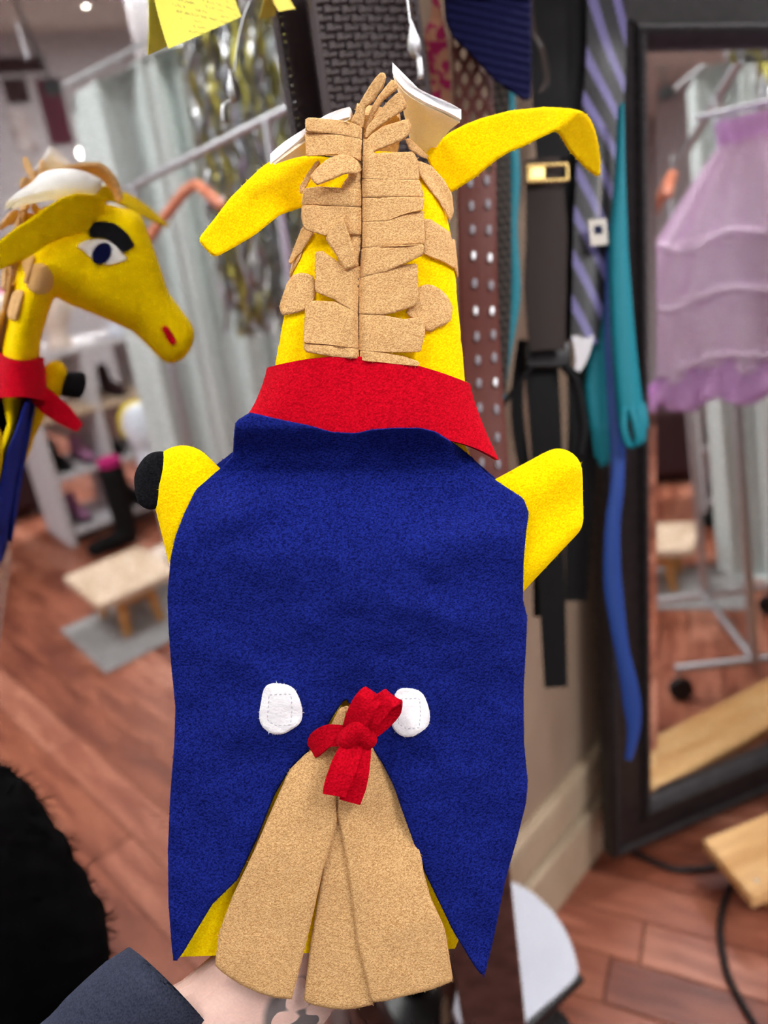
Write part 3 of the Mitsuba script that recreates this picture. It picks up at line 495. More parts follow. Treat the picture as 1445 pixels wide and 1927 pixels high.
# black fluffy coat of the same person, which the left mirror shows at the lower left
_fb = [(m1(60, 1790, .78), .076), (m1(-20, 1680, .79), .085), (m1(-120, 1640, .80), .118), (m1(60, 1960, .78), .072), (m1(-110, 1990, .82), .14), (np.array([-.16, .20, .34]), .17), (np.array([-.18, .18, .19]), .18)]
fur = blob([[_fb[0], _fb[1]], [_fb[1], _fb[2]], [_fb[0], _fb[3]], [_fb[3], _fb[4]], [_fb[2], _fb[4], _fb[1]], [_fb[3], _fb[4], _fb[5]], [_fb[5], _fb[6]]], .012, 6)
fur.vertices += fur.vertex_normals * ((meshkit.fbm(fur.vertices * 60, 3)[:, None] - .5) * .016)
_rg = np.random.default_rng(3); _p, _i = trimesh.sample.sample_surface(fur, 5200, seed=4); _nn = fur.face_normals[_i]; hv, hf = [], []
for k in range(len(_p)):
    d = unit(_nn[k] + _rg.normal(0, .45, 3) + [0, 0, -.35]); s_ = unit(np.cross(d, _rg.normal(size=3))) * .0011; l_ = .009 + .012 * _rg.random(); b_ = len(hv)
    hv += [_p[k] + s_, _p[k] - s_, _p[k] + d * l_ * .6 + s_ * .5 + [0, 0, -.001], _p[k] + d * l_ + [0, 0, -.003]]; hf += [[b_, b_ + 1, b_ + 2], [b_ + 1, b_ + 3, b_ + 2]]
add('person__fluffy_coat', join([fur, trimesh.Trimesh(hv, hf, process=False)]), 'black_fur', False); labels['person__fluffy_coat'] = {'label': 'black fluffy coat'}

for k_, t_ in {'hoof': 'black felt hoof', 'tailcoat': 'blue felt tailcoat', 'neckerchief': 'red felt neckerchief', 'button': 'white felt button with grey stitching', 'mane': 'tan fringed mane', 'tail': 'tan felt tail of three strips', 'bow': 'red felt bow tying the tail', 'spot': 'tan felt spot', 'eyebrow': 'black felt eyebrow', 'nostril': 'red felt nostril'}.items():
    for key in [k for k in list(scene) if k.startswith(f'{puppet}__{k_}')]:
        base = key.split('__'); part = base[0] + '__' + base[1]
        if base[1].split('_0')[0] == k_: labels[part] = {'label': t_}

# ---------------------------------------------------------------- mirrors
_in = hit(550, 0, N1, D1); _in2 = hit(865, 1900, N1, D1); S_IN = float(E1 @ (_in + _in2) / 2); SFW = .115
Z1a, Z1b, S0 = .04, 1.98, -.30          # glass: along E1 from S0 to S_IN, up from Z1a
O1 = N1 * D1 - E1 * (E1 @ (N1 * D1)); O1 = O1 + U1 * ((0 - O1[2]) / U1[2])
def g1(s, z, o=0.0): return O1 + E1 * s + U1 * (z / U1[2]) + N1 * o
AX1 = np.array([E1, N1, U1]); AX1[1] = N1
mir = thing('standing_mirror', 'tall mirror in a plain brown wooden frame standing behind the puppet on the left', 'mirror')
w1 = S_IN - S0 + .03
add(mir + '__glass', box(g1((S0 + S_IN) / 2 + .005, (Z1a + Z1b) / 2, -.004), (w1, .008, Z1b - Z1a), AX1), 'silvering', False)
for s in (S0 - SFW / 2, S_IN + SFW / 2): add(num(mir + '__frame_side'), box(g1(s, (Z1a + Z1b) / 2, -.001), (SFW, .024, Z1b - Z1a + .08), AX1, .004), 'frame_brown', False)
for z in (Z1b + .04, Z1a): add(num(mir + '__frame_rail'), box(g1((S0 + S_IN) / 2, z, -.0015), (S_IN - S0, .022, .08), AX1, .004), 'frame_brown', False)
add(mir + '__backing', box(g1((S0 + S_IN) / 2, (Z1a + Z1b) / 2, -.013), (w1 + .1, .009, Z1b - Z1a + .04), AX1), 'backing_board', False)
# sticky notes on the glass
def note(pts, key, label, text):
    q = [hit(*p, N1, D1) + N1 * .002 for p in pts]; n = 9; g = np.linspace(0, 1, n); V = []
    for b in g:
        for a in g: V.append(q[0] * (1 - a) * (1 - b) + q[1] * a * (1 - b) + q[2] * a * b + q[3] * (1 - a) * b + N1 * (.010 * b * b + .004 * math.sin(3 * a) * b))
    V = np.array(V); f = []
    for j in range(n - 1):
        for i in range(n - 1): a = j * n + i; f += [[a, a + 1, a + n + 1], [a, a + n + 1, a + n]]
    V2 = V - N1 * .0006; m = len(V); F = np.array(f); edge = [*range(n), *[k * n + n - 1 for k in range(1, n)], *[(n - 1) * n + k for k in range(n - 2, -1, -1)], *[k * n for k in range(n - 2, 0, -1)]]
    F = np.vstack([F, F[:, ::-1] + m] + [np.array([[edge[i], edge[(i + 1) % len(edge)], edge[i] + m], [edge[(i + 1) % len(edge)], edge[(i + 1) % len(edge)] + m, edge[i] + m]]) for i in range(len(edge))])
    k = thing(key, label, 'sticky note'); dx, dy = unit(q[1] - q[0]), unit(q[3] - q[0]); o = q[0]; lx, ly = np.linalg.norm(q[1] - q[0]), np.linalg.norm(q[3] - q[0])
    if text:
        def fn(p, nn, uv):
            x = ((p.x - o[0]) * dx[0] + (p.y - o[1]) * dx[1] + (p.z - o[2]) * dx[2]) / lx; y = ((p.x - o[0]) * dy[0] + (p.y - o[1]) * dy[1] + (p.z - o[2]) * dy[2]) / ly
            row = y * 13; inrow = smoothstep(.18, .28, row - dr.floor(row)) * (1 - smoothstep(.62, .72, row - dr.floor(row)))
            word = smoothstep(.35, .42, noise(x * 9 + 7 * dr.floor(row), dr.floor(row) * 3.3)); pen = smoothstep(.40, .55, noise(x * 75, row * 4.5, 2))
            ink = inrow * word * pen * smoothstep(.05, .07, x) * (1 - smoothstep(.90, .93, x)) * (1 - smoothstep(.84, .86, y)) * smoothstep(.05, .06, y)
            return mix(lin(232, 222, 92), lin(120, 112, 60), ink * .55)
        tex('note_paper', fn, .8, .2)
    else: plain('note_paper_plain', (236, 216, 100), .8, .2)
    scene[k] = mikit.ply(trimesh.Trimesh(np.vstack([V, V2]), F, process=False), 'note_paper' if text else 'note_paper_plain', False)
note([(276, -70), (418, -96), (433, 38), (297, 98)], 'sticky_note', 'yellow paper note with rows of small writing stuck on the mirror glass', True)
note([(500, -40), (531, -44), (536, 24), (506, 28)], 'sticky_note', 'narrow yellow paper strip stuck at the mirror edge beside the silver tinsel', False)
# black framed mirror on the right
def g2(a, b, o=0.0): return B2 + UU * a + VV * b + N2 * o
AX2 = np.array([UU, N2, VV]); A0, A1_, Z0, Z2 = .096, .50, .142, 1.464
m2k = thing('floor_mirror', 'leaning mirror with a wide black frame edged in small beads, at the right', 'mirror')
BV = .02
def quad(pts, th=.004):
    p = np.array(pts, float); v = np.vstack([p, p - N2 * th]); f = [[0, 1, 2], [0, 2, 3], [4, 6, 5], [4, 7, 6]] + [x for i in range(4) for x in ([i, i + 4, (i + 1) % 4], [(i + 1) % 4, i + 4, (i + 1) % 4 + 4])]
    return trimesh.Trimesh(v, f, process=False)
add(m2k + '__glass', quad([g2(A0 + BV, Z0 + BV), g2(A1_ - BV, Z0 + BV), g2(A1_ - BV, Z2 - BV), g2(A0 + BV, Z2 - BV)]), 'silvering', False)
bz = -.0022
for q in ([(A0 + BV, Z0 + BV), (A0 + BV, Z2 - BV), (A0, Z2), (A0, Z0)], [(A0 + BV, Z2 - BV), (A1_ - BV, Z2 - BV), (A1_, Z2), (A0, Z2)], [(A1_ - BV, Z2 - BV), (A1_ - BV, Z0 + BV), (A1_, Z0), (A1_, Z2)], [(A1_ - BV, Z0 + BV), (A0 + BV, Z0 + BV), (A0, Z0), (A1_, Z0)]):
    add(num(m2k + '__bevel'), quad([g2(*q[0]), g2(*q[1]), g2(*q[2], bz), g2(*q[3], bz)]), 'silvering', False)
FWD = .10
def profile_bar(p0, p1, inward, key):
    """A moulded frame side from p0 to p1: flat board, raised outer edge and a stepped inner lip."""
    p0, p1 = np.array(p0), np.array(p1); x = unit(p1 - p0)
    prof = [(0, -.02), (0, .010), (.006, .018), (.014, .018), (.020, .012), (.070, .012), (.074, .020), (.084, .022), (.090, .016), (.098, .006), (.1, .0), (.1, -.02)]
    rings = []
    for p, sgn in ((p0, 1), (p1, -1)): rings.append([p + inward * a + x * a * sgn + N2 * h for a, h in prof])
    add(num(m2k + '__' + key), loft(rings), 'frame_black', False)
a0, a1, b0, b1 = A0 - FWD, A1_ + FWD, Z0 - FWD, Z2 + FWD
profile_bar(g2(a0, b0), g2(a0, b1), UU, 'frame_side'); profile_bar(g2(a1, b1), g2(a1, b0), -UU, 'frame_side'); profile_bar(g2(a0, b1), g2(a1, b1), -VV, 'frame_rail'); profile_bar(g2(a1, b0), g2(a0, b0), VV, 'frame_rail')
bead = trimesh.creation.icosphere(1, .0042); bd_ = []
for b in np.arange(b0 + .08, b1 - .08, .0085): bd_.append(box(g2(a0 + .079, b, .022), (.008, .006, .0058), AX2 @ np.eye(3), .002))
for a in np.arange(a0 + .08, a1 - .08, .0085): bd_.append(box(g2(a, b1 - .079, .022), (.0058, .006, .008), AX2, .002))
add(m2k + '__beading', join(bd_), 'frame_black', False); labels[m2k + '__beading'] = {'kind': 'stuff', 'label': 'small beads along the frame moulding'}
for b in np.arange(b0 + .01, b1 - .01, .0085): pass
rope = [box(g2(a0 + .010, b, .0175), (.009, .006, .006), AX2, .0022) for b in np.arange(b0 + .02, b1 - .02, .0095)]
add(m2k + '__outer_beading', join(rope), 'frame_black', False); labels[m2k + '__outer_beading'] = {'kind': 'stuff'}
add(m2k + '__backing', box(g2((a0 + a1) / 2, (b0 + b1) / 2, -.024), (a1 - a0 - .02, .010, b1 - b0 - .02), AX2), 'backing_board', False)

# ---------------------------------------------------------------- things hanging between the mirrors
def strap(key, pts, widths, bsdf, label, cat, th=.003, tilt=0.0, n=40, seg=3, arch=0.0, group=None, parent=None, smooth=50, yaw=0.0):
    """A hanging strip: pts (px, py, depth), widths in px at that depth."""
    pts = [(x, y, d - (.10 if y < -200 else 0)) for x, y, d in pts]; q = smoothpath([at(*p) for p in pts], n); dpt = np.interp(np.linspace(0, 1, n), np.linspace(0, 1, len(pts)), [p[2] for p in pts])
    wd = np.interp(np.linspace(0, 1, n), np.linspace(0, 1, len(widths)), widths) / FPX * dpt
    side = unit(R @ [1, 0, yaw]); m = ribbon(q, wd, side, th, seg, arch)
    if parent: return add(num(parent + '__' + key), m, bsdf, smooth)
    k = num(key); scene[k] = mikit.ply(m, bsdf, smooth); return tag(k, label, cat, group)
# wooden peg rail above the frame that carries them
rail = thing('peg_rail', 'wooden peg rail above the mirrors that holds the belts and ties', 'rail')
r0, r1 = at(600, -300, .68), at(1240, -270, .90)
rx = unit(r1 - r0); add(rail + '__board', box((r0 + r1) / 2 + WN * -.03, (np.linalg.norm(r1 - r0) + .1, .02, .08), [rx, np.cross([0, 0, 1], rx), [0, 0, 1]], .003), 'frame_brown', False)
for t_ in np.linspace(.04, .96, 9): p = r0 + (r1 - r0) * t_; add(num(rail + '__peg'), tube([p - WN * .03, p + WN * .03, p + WN * .04 + [0, 0, .01]], .006, 8), 'brass', True)
# woven leather bag
bag = thing('woven_bag', 'dark woven leather bag panel hanging above the puppet head', 'bag')
BQ = [hit(*q, N1, D1 + .018) for q in [(572, -60), (768, -60), (832, 430), (642, 430)]]
def bq(a, b): return BQ[0] * (1 - a) * (1 - b) + BQ[1] * a * (1 - b) + BQ[2] * a * b + BQ[3] * (1 - a) * b
bx, by = unit(BQ[1] - BQ[0]), unit(BQ[3] - BQ[0]); bn = unit(np.cross(by, bx)); bn = bn if bn @ (C - BQ[0]) > 0 else -bn
add(bag + '__body', loft([[bq(0, t_) - bn * .004, bq(.5, t_) + bn * .001, bq(1, t_) - bn * .004, bq(1, t_) - bn * .004, bq(.5, t_) - bn * .005, bq(0, t_) - bn * .004] for t_ in (0, .3, .7, 1)]), 'bag_leather', False)
NX, NY = 13, 31; lx, ly = np.linalg.norm(BQ[1] - BQ[0]) / NX, np.linalg.norm(BQ[3] - BQ[0]) / NY; wv = []
for i in range(NX):
    for j in range(NY):
        up = (i + j) % 2; c = bq((i + .5) / NX, (j + .5) / NY) + bn * (.003 if up else .0015)
        wv.append(box(c, (lx * (.72 if up else 1.0), .004, ly * (1.0 if up else .7)), [bx, bn, by], .0013))
add(bag + '__weave', join(wv), 'bag_leather', False); labels[bag + '__weave'] = {'kind': 'stuff', 'label': 'grid of woven leather strips'}
for q0, q1 in ((0, 3), (1, 2)): add(num(bag + '__edging'), tube([BQ[q0] + bn * .003, BQ[q1] + bn * .003], .004, 8), 'bag_leather', True)
add(bag + '__handle', tube(smoothpath([BQ[0], BQ[0] + [0.01, 0, .08], at(690, -255, .76), BQ[1] + [-.01, 0, .08], BQ[1]], 30), .005, 8), 'bag_leather', True)
# pendant chain
pen = thing('pendant', 'thin silver chain with a bright drop pendant beside the woven bag', 'pendant')
add(pen + '__chain', tube(smoothpath([at(752, -250, .78), at(757, -80, .62), at(772, 45, .62)], 20), .0012, 6), 'chrome', True)
pz = at(777, 72, .62); add(pen + '__drop', lathe([(.0004, .014), (.003, .006), (.006, -.002), (.0066, -.008), (.004, -.014), (.0004, -.016)], pz, seg=14), 'chrome', True)
add(pen + '__tassel', tube(smoothpath([pz + [0, 0, -.015], at(786, 105, .62), at(792, 150, .62)], 12), [.002] * 6 + [.0032] * 6, 6), 'chrome', True)
strap('patterned_ribbon', [(797, -250, .86), (806, 0, .86), (822, 90, .86), (832, 200, .86)], [44, 46, 40, 34], 'magenta_weave', 'magenta ribbon with a tan zigzag pattern left of the navy knit', 'ribbon', .003)
# navy rib knit corner
KN = [(826, -260), (1000, -260), (1000, 60), (999, 186), (986, 190), (930, 152), (880, 98), (850, 70), (838, 40), (830, -60)]
def knit3(p, h):
    u, v = p[:, 0], p[:, 1]; rib = np.cos((v - .22 * u) / 17 * 2 * np.pi); d = .80 - .00042 * np.maximum(-v, 0) + ((u - 910) / 100) ** 2 * .012 - .0016 * rib * (1 - h) + .010 * h
    return C + (np.stack([(u - CX) / FPX, (v - CY) / FPX, np.ones_like(u)], -1) * d[:, None]) @ R.T
def direct(key, mesh, bsdf, label, cat, smooth=50, group=None): k = num(key); scene[k] = mikit.ply(mesh, bsdf, smooth); return tag(k, label, cat, group)
direct('knit_scarf', sheet(KN, knit3, 10, 5, 3), 'navy_knitwear', 'navy blue ribbed knit scarf end hanging to a slanted point at the top', 'scarf')
# brown punched belt with metal eyelets
belt = thing('leather_belt', 'reddish brown leather belt with punched diamond holes and pale studs behind the puppet', 'belt')
cl = smoothpath([(880, -250), (884, 60), (892, 260), (903, 520), (914, 760), (922, 960)], 40)
def bc(v): return np.interp(v, cl[:, 1], cl[:, 0])
BO = [(bc(v) - 38 + 4 * math.sin(v / 130), v) for v in np.linspace(-250, 960, 30)] + [(bc(v) + 36 + 4 * math.sin(v / 130), v) for v in np.linspace(960, -250, 30)]
holes, studs = [], []
for r_, v in enumerate(np.arange(-235, 950, 24)):
    for k in (range(3) if r_ % 2 else range(2)):
        u = bc(v) + ((k - 1) * 25 if r_ % 2 else (k - .5) * 25)
        if v < 330: holes.append(Polygon([(u - 6, v), (u, v - 12), (u + 6, v), (u, v + 12)]))
        elif r_ % 2 == 0: studs.append((u + 6 * (k - .5) + 5 * math.sin(v * 1.7), v + 5 * math.sin(v * 2.9 + k)))
bpoly = Polygon(BO).buffer(0)
for h_ in holes: bpoly = bpoly.difference(h_.buffer(1.2))
def belt3(p, h):
    u, v = p[:, 0], p[:, 1]; d = .84 - .00042 * np.maximum(-v, 0) + .0035 * h + .006 * np.sin(v / 90) + ((u - bc(v)) / 38) ** 2 * .004
    return C + (np.stack([(u - CX) / FPX, (v - CY) / FPX, np.ones_like(u)], -1) * d[:, None]) @ R.T
add(belt + '__strap', sheet(bpoly, belt3, 5, 8, 0), 'brown_leather', 50)
st_ = trimesh.creation.icosphere(1, 1.0)
for u, v in studs:
    m = st_.copy(); m.vertices = m.vertices * [.0034, .0062, .0015] @ R.T + at(u, v, .838 + .006 * math.sin(v / 90)); add(num(belt + '__stud'), m, 'chrome' if int(v) % 5 == 0 else 'stud_metal', True)
labels[belt + '__stud'] = {'label': 'pale metal stud'}
strap('woven_strap', [(930, -240, .90), (938, 150, .90), (944, 400, .90), (942, 660, .90), (936, 740, .90)], [40, 38, 36, 34, 30], 'check_weave', 'dark checked fabric strap right of the brown belt', 'strap', .004)
strap('long_glove', [(962, -240, .93), (958, 170, .93), (966, 330, .93), (962, 430, .93), (967, 540, .93), (952, 660, .93), (942, 750, .93)], [22, 24, 20, 24, 22, 24, 14], 'teal_satin', 'narrow teal satin sash hanging beside the brown belt', 'sash', .006, arch=.003)
strap('black_strap', [(1030, -240, .97), (1030, 0, .97), (1034, 180, .97), (1040, 300, .97)], [70, 70, 66, 60], 'black_satin', 'wide black strap hanging above the brass buckle', 'strap', .004)
strap('black_scarf', [(1080, -240, 1.0), (1082, 100, 1.0), (1070, 380, 1.0), (1078, 640, 1.0)], [50, 50, 56, 40], 'black_satin', 'black satin scarf left of the striped tie', 'scarf', .004)
hk = thing('hanger_clip', 'clear plastic hanger clip in front of the wide black strap', 'clip')
add(hk + '__hook', tube(smoothpath([at(1003, -60, .94), at(1004, 60, .94), at(1020, 90, .94), at(1030, 150, .94), at(1016, 172, .94)], 24), .003, 8), 'clear_plastic', True)
add(hk + '__bar', tube([at(1000, -200, .94), at(1003, -60, .94)], .004, 8), 'chrome', True)
# grey belt with brass buckle
gb = thing('buckled_belt', 'grey brown fabric belt with a brass buckle under the black strap', 'belt')
strap('webbing', [(1020, 300, .96), (1028, 420, .96), (1026, 540, .96), (1030, 660, .96)], [64, 76, 78, 66], 'grey_tie', '', '', .005, parent=gb, arch=.004)
bx0 = [at(992, 312, .945), at(1066, 309, .945), at(1068, 338, .945), at(994, 342, .945)]
add(gb + '__buckle', tube(np.array(bx0 + bx0[:1])[[0, 0, 1, 1, 2, 2, 3, 3, 4]] + np.random.default_rng(1).normal(0, 1e-5, (9, 3)), .0028, 8), 'brass', 50)
add(gb + '__plate', box((bx0[0] * 1.5 + bx0[1] * .5 + bx0[2] * .5 + bx0[3] * 1.5) / 4, (.020, .003, .016), [unit(bx0[1] - bx0[0]), unit(R @ [0, 0, -1]), unit(R @ [0, -1, 0])], .001), 'brass', False)
# black bag strap with slide
sb = thing('shoulder_strap', 'black webbing shoulder strap with a square slide hanging in front of the beige wall', 'strap')
strap('webbing', [(1018, 690, 1.0), (1026, 800, 1.0), (1034, 1000, 1.02), (1046, 1292, 1.05)], [62, 56, 50, 42], 'black_satin', '', '', .005, parent=sb)
add(sb + '__slide', box(at(1030, 668, .985), (.062, .012, .036), [unit(R @ [1, 0, 0]), unit(R @ [0, 0, 1]), unit(R @ [0, -1, 0])], .004), 'black_plastic', 50)
add(sb + '__loop', tube(smoothpath([at(1062, 690, .98), at(1085, 720, .98), at(1098, 790, .98), at(1090, 860, .98)], 20), .006, 8), 'black_satin', True)
add(sb + '__loop', tube(smoothpath([at(1000, 690, .98), at(962, 740, .98), at(940, 770, .98), at(918, 800, .98)], 20), .004, 8), 'black_satin', True)
strap('dark_sash', [(985, 640, 1.0), (975, 800, 1.01), (1005, 1000, 1.04), (1010, 1160, 1.06)], [20, 24, 18, 14], 'black_satin', 'thin dark sash end beside the shoulder strap', 'sash', .003)
strap('hanging_black_scarf', [(1090, 690, 1.02), (1096, 800, 1.02), (1088, 1000, 1.03), (1085, 1130, 1.04)], [46, 56, 50, 40], 'black_satin', 'black scarf hanging behind the right hoof arm', 'scarf', .004)
# striped tie
TI = [at(1152, -260, .98), at(1138, 60, .98), at(1120, 330, .98), at(1102, 560, .98), at(1094, 690, .98)]
td, tw = unit(TI[3] - TI[1]), unit(R @ [1, 0, 0])
def stripe(p, n, uv):
    a = p.x * tw[0] + p.y * tw[1] + p.z * tw[2]; b = p.x * td[0] + p.y * td[1] + p.z * td[2]; k = (b - 1.9 * a) / .062; k = k - dr.floor(k)
    return mix(lin(12, 12, 18), lin(104, 98, 150), smoothstep(.56, .60, k) * (1 - smoothstep(.94, .98, k)))
tex('stripe_silk', stripe, .45, .5)
tie = thing('striped_tie', 'black necktie with slanted lavender stripes hanging left of the teal gloves', 'tie')
strap('blade', [(1156, -260, .98), (1140, 60, .98), (1122, 330, .98), (1106, 560, .98), (1098, 645, .98)], [74, 72, 78, 74, 50], 'stripe_silk', '', '', .006, parent=tie, arch=.003)
add(tie + '__lining', join([ribbon(smoothpath([at(1096, 632, .976), at(1094, 670, .975), at(1086, 698, .975)], 12), np.linspace(.030, .008, 12), tw, .003, 2)]), 'white_paint', 50); labels[tie + '__lining'] = {'label': 'white lining at the tip'}
pt = thing('price_tag', 'cream price tag with a dark square print hanging on the striped tie', 'tag')
tx, ty, tn = unit(R @ [1, -.1, 0]), unit(R @ [.1, 1, 0]), unit(R @ [0, 0, -1]); tc = at(1126, 437, .955)
add(pt + '__card', box(tc, (.0235, .001, .034), [tx, tn, ty], .0003), 'tag_card', False)
add(pt + '__print', box(tc + tn * .0006 - ty * .003, (.011, .0006, .011), [tx, tn, ty]), 'ink', False)
add(pt + '__string', tube(smoothpath([at(1130, 300, .96), at(1128, 370, .955), at(1127, 415, .955)], 10), .0007, 5), 'tag_card', True)
# teal gloves
def glove(label, pts, widths, fingers, depth):
    k = thing('satin_glove', label, 'glove')
    strap('cuff', pts, widths, 'teal_satin', '', '', .010, parent=k, arch=.004, seg=5)
    for f_ in fingers: add(num(k + '__finger'), tube(smoothpath([at(x, y, d) for x, y, d in f_], 16), np.r_[np.full(14, .0052), .0042, .0015], 8), 'teal_satin', True)
    return k
glove('long teal satin glove with curled fingers hanging over the black mirror frame', [(1168, 200, .95), (1166, 330, .95), (1164, 480, .95), (1170, 600, .95), (1178, 700, .95), (1188, 790, .95)], [8, 16, 30, 38, 42, 46], [[(1176, 770, .945), (1174, 810, .94), (1182, 835, .94), (1192, 842, .94)], [(1186, 770, .94), (1196, 800, .935), (1200, 826, .935), (1192, 842, .94)], [(1200, 770, .945), (1206, 800, .94), (1208, 820, .94), (1200, 838, .94)], [(1206, 760, .95), (1212, 790, .945), (1212, 812, .945)]], .95)
glove('long teal satin glove with fingers hanging down left of the blue ribbon', [(1150, 420, 1.0), (1138, 560, 1.0), (1124, 680, 1.0), (1122, 760, 1.0), (1128, 810, 1.0)], [14, 26, 34, 40, 36], [[(1118, 800, 1.0), (1122, 840, 1.0), (1126, 866, 1.0)], [(1126, 800, .995), (1131, 850, .995), (1133, 880, .995)], [(1134, 800, .995), (1140, 850, .995), (1141, 876, .995)], [(1141, 790, 1.0), (1146, 830, 1.0), (1147, 852, 1.0)]], 1.0)
strap('blue_ribbon', [(1152, 420, .97), (1154, 640, .97), (1160, 760, .97), (1162, 900, .965), (1152, 1000, .97), (1154, 1110, .98), (1168, 1210, .99), (1184, 1290, 1.0), (1192, 1350, 1.01), (1182, 1428, 1.02)], [20, 26, 34, 34, 24, 28, 34, 26, 34, 14], 'blue_satin', 'long blue satin ribbon hanging down the black mirror frame', 'ribbon', .003, arch=.004, n=60)
# ---------------------------------------------------------------- on the floor at right
post = thing('wooden_post', 'dark brown wooden post standing behind the right coat tail', 'post')
pa, pb = at(868, 1920, 1.02), at(990, 1930, 1.02); pc = (pa + pb) / 2; pw = np.linalg.norm((pb - pa)[:2]); pdir = unit((pb - pa) * [1, 1, 0]); pc[2] = .30
add(post + '__board', box(pc + np.cross([0, 0, 1], pdir) * .02, (pw, .04, .60), [pdir, np.cross([0, 0, 1], pdir), [0, 0, 1]], .004), 'frame_brown', False)
add(post + '__foot', box([*(pc + np.cross([0, 0, 1], pdir) * .02)[:2], .02], (pw + .03, .10, .04), [pdir, np.cross([0, 0, 1], pdir), [0, 0, 1]], .004), 'frame_brown', False)
sh = thing('stool', 'white half round stool seat with a black front edge behind the brown post', 'stool'); SZ = .24
def onz(px, py, z): r_ = ray(px, py); return C + r_ * ((H - z) / -r_[2])
SO = [(940, 1652), (962, 1655), (988, 1667), (1010, 1682), (1045, 1715), (1070, 1755), (1084, 1795), (1091, 1830), (1086, 1842), (985, 1930), (890, 2010), (850, 1900), (880, 1740)]
s2 = np.array([onz(*q, SZ)[:2] for q in SO]); sp = Polygon(s2).buffer(.012).buffer(-.012)
add(sh + '__seat', sheet(sp, lambda p, h: np.column_stack([p, SZ - .012 * h]), .012, .02, 0, .25), 'lampshade_white', 50)
e0, e1_, e2 = [np.array([*s2[k], SZ - .010]) for k in (7, 9, 10)]; add(sh + '__edging', tube(smoothpath([e0 + [0, 0, .002], e0 * .97 + e1_ * .03, e1_, e2], 24), .0085, 10), 'black_plastic', True)
sc_ = np.array([*np.array(sp.centroid.coords[0]), 0]); add(sh + '__pedestal', lathe([(.001, 0), (.10, 0), (.10, .012), (.03, .03), (.022, .06), (.022, SZ - .014), (.001, SZ - .014)], sc_, seg=24), 'black_plastic', 50)
cab = thing('power_cable', 'thick black cable looping over the wooden floor below the mirror', 'cable')
def fl(px, py, z=.008): r = ray(px, py); return C + r * ((H - z) / -r[2])
scene[cab] = mikit.ply(tube(smoothpath([fl(1190, 1600), fl(1222, 1618), fl(1280, 1637), fl(1340, 1632), fl(1400, 1600), fl(1450, 1560)], 30), .006, 8), 'rubber', True); cab2 = thing('power_cable', 'black cable curving down the floor beside the wooden bench', 'cable')
scene[cab2] = mikit.ply(tube(smoothpath([fl(1400, 1640), fl(1376, 1668), fl(1358, 1720), fl(1358, 1780), fl(1376, 1850), fl(1406, 1905), fl(1440, 1960)], 40), .006, 8), 'rubber', True)
def bench(c0, da, db, la, lb, z, top, legm, label):
    k = thing('wooden_bench', label, 'bench'); da, db = unit([*da, 0]), unit([*db, 0]); ax = [da, db, [0, 0, 1]]; c = np.array([*c0, 0])
    add(k + '__top', box(c + da * la / 2 + db * lb / 2 + [0, 0, z - .014], (la, lb, .028), ax, .004), top, False)
    for i in (0, 1):
        for j in (0, 1):
            p = c + da * (.10 + i * (la - .20)) + db * (.07 + j * (lb - .14)); q = p + da * (.08 * z * (2 * i - 1)) + db * (.06 * z * (2 * j - 1)); add(num(k + '__leg'), tube([[*p[:2], z - .028], [*((p + q) / 2)[:2], z / 2], [*q[:2], 0.0]], [.021, .019, .015], 10), legm, 50)
    for j in (0, 1): add(num(k + '__apron'), box(c + da * la / 2 + db * (.07 + j * (lb - .14)) + [0, 0, z - .053], (la - .22, .018, .05), ax, .002), legm, False)
    return k, c, da, db
BZ = .12
bk, c_, da_, db_ = bench(onz(1321, 1578, BZ)[:2], (onz(1445, 1528, BZ) - onz(1321, 1578, BZ))[:2], (onz(1445, 1725, BZ) - onz(1321, 1578, BZ))[:2], .60, .145, BZ, 'bench_wood', 'bench_leg_wood', 'low golden wooden bench with a screw in its corner at the lower right edge')
pz = onz(1424, 1657, BZ + .001); add(bk + '__screw', lathe([(.0004, .0016), (.0035, .001), (.004, 0), (.004, -.002)], pz, seg=14), 'chrome', 50)
def m1z(px, py, z):
    o, d = refl(C, N1, D1), ray(px, py); d = d - 2 * (d @ N1) * N1; return o + d * ((z - o[2]) / d[2])
def m1x(px, py, x):
    o, d = refl(C, N1, D1), ray(px, py); d = d - 2 * (d @ N1) * N1; return o + d * ((x - o[0]) / d[0])
def pcl(p): return p[:2]
qa, qb, qc = m1z(118, 1085, .19), m1z(185, 1140, .19), m1z(300, 1088, .19)
bench(pcl(qb), pcl(qc - qb), pcl(qa - qb), .30, float(np.linalg.norm(qa - qb)), .19, 'pale_wood', 'bench_leg_wood', 'small pale topped wooden bench with splayed legs seen in the mirror behind the left hoof')
tag('floor_mat', 'grey mat on the floor under the small pale bench in the mirror', 'mat'); scene['floor_mat'] = mikit.ply(box(m1z(290, 1160, 0) + [0, 0, .003], (.55, .4, .006), [unit([*pcl(qc - qb), 0]), unit([*pcl(qa - qb), 0]), [0, 0, 1]], .002), 'mat_grey', False)
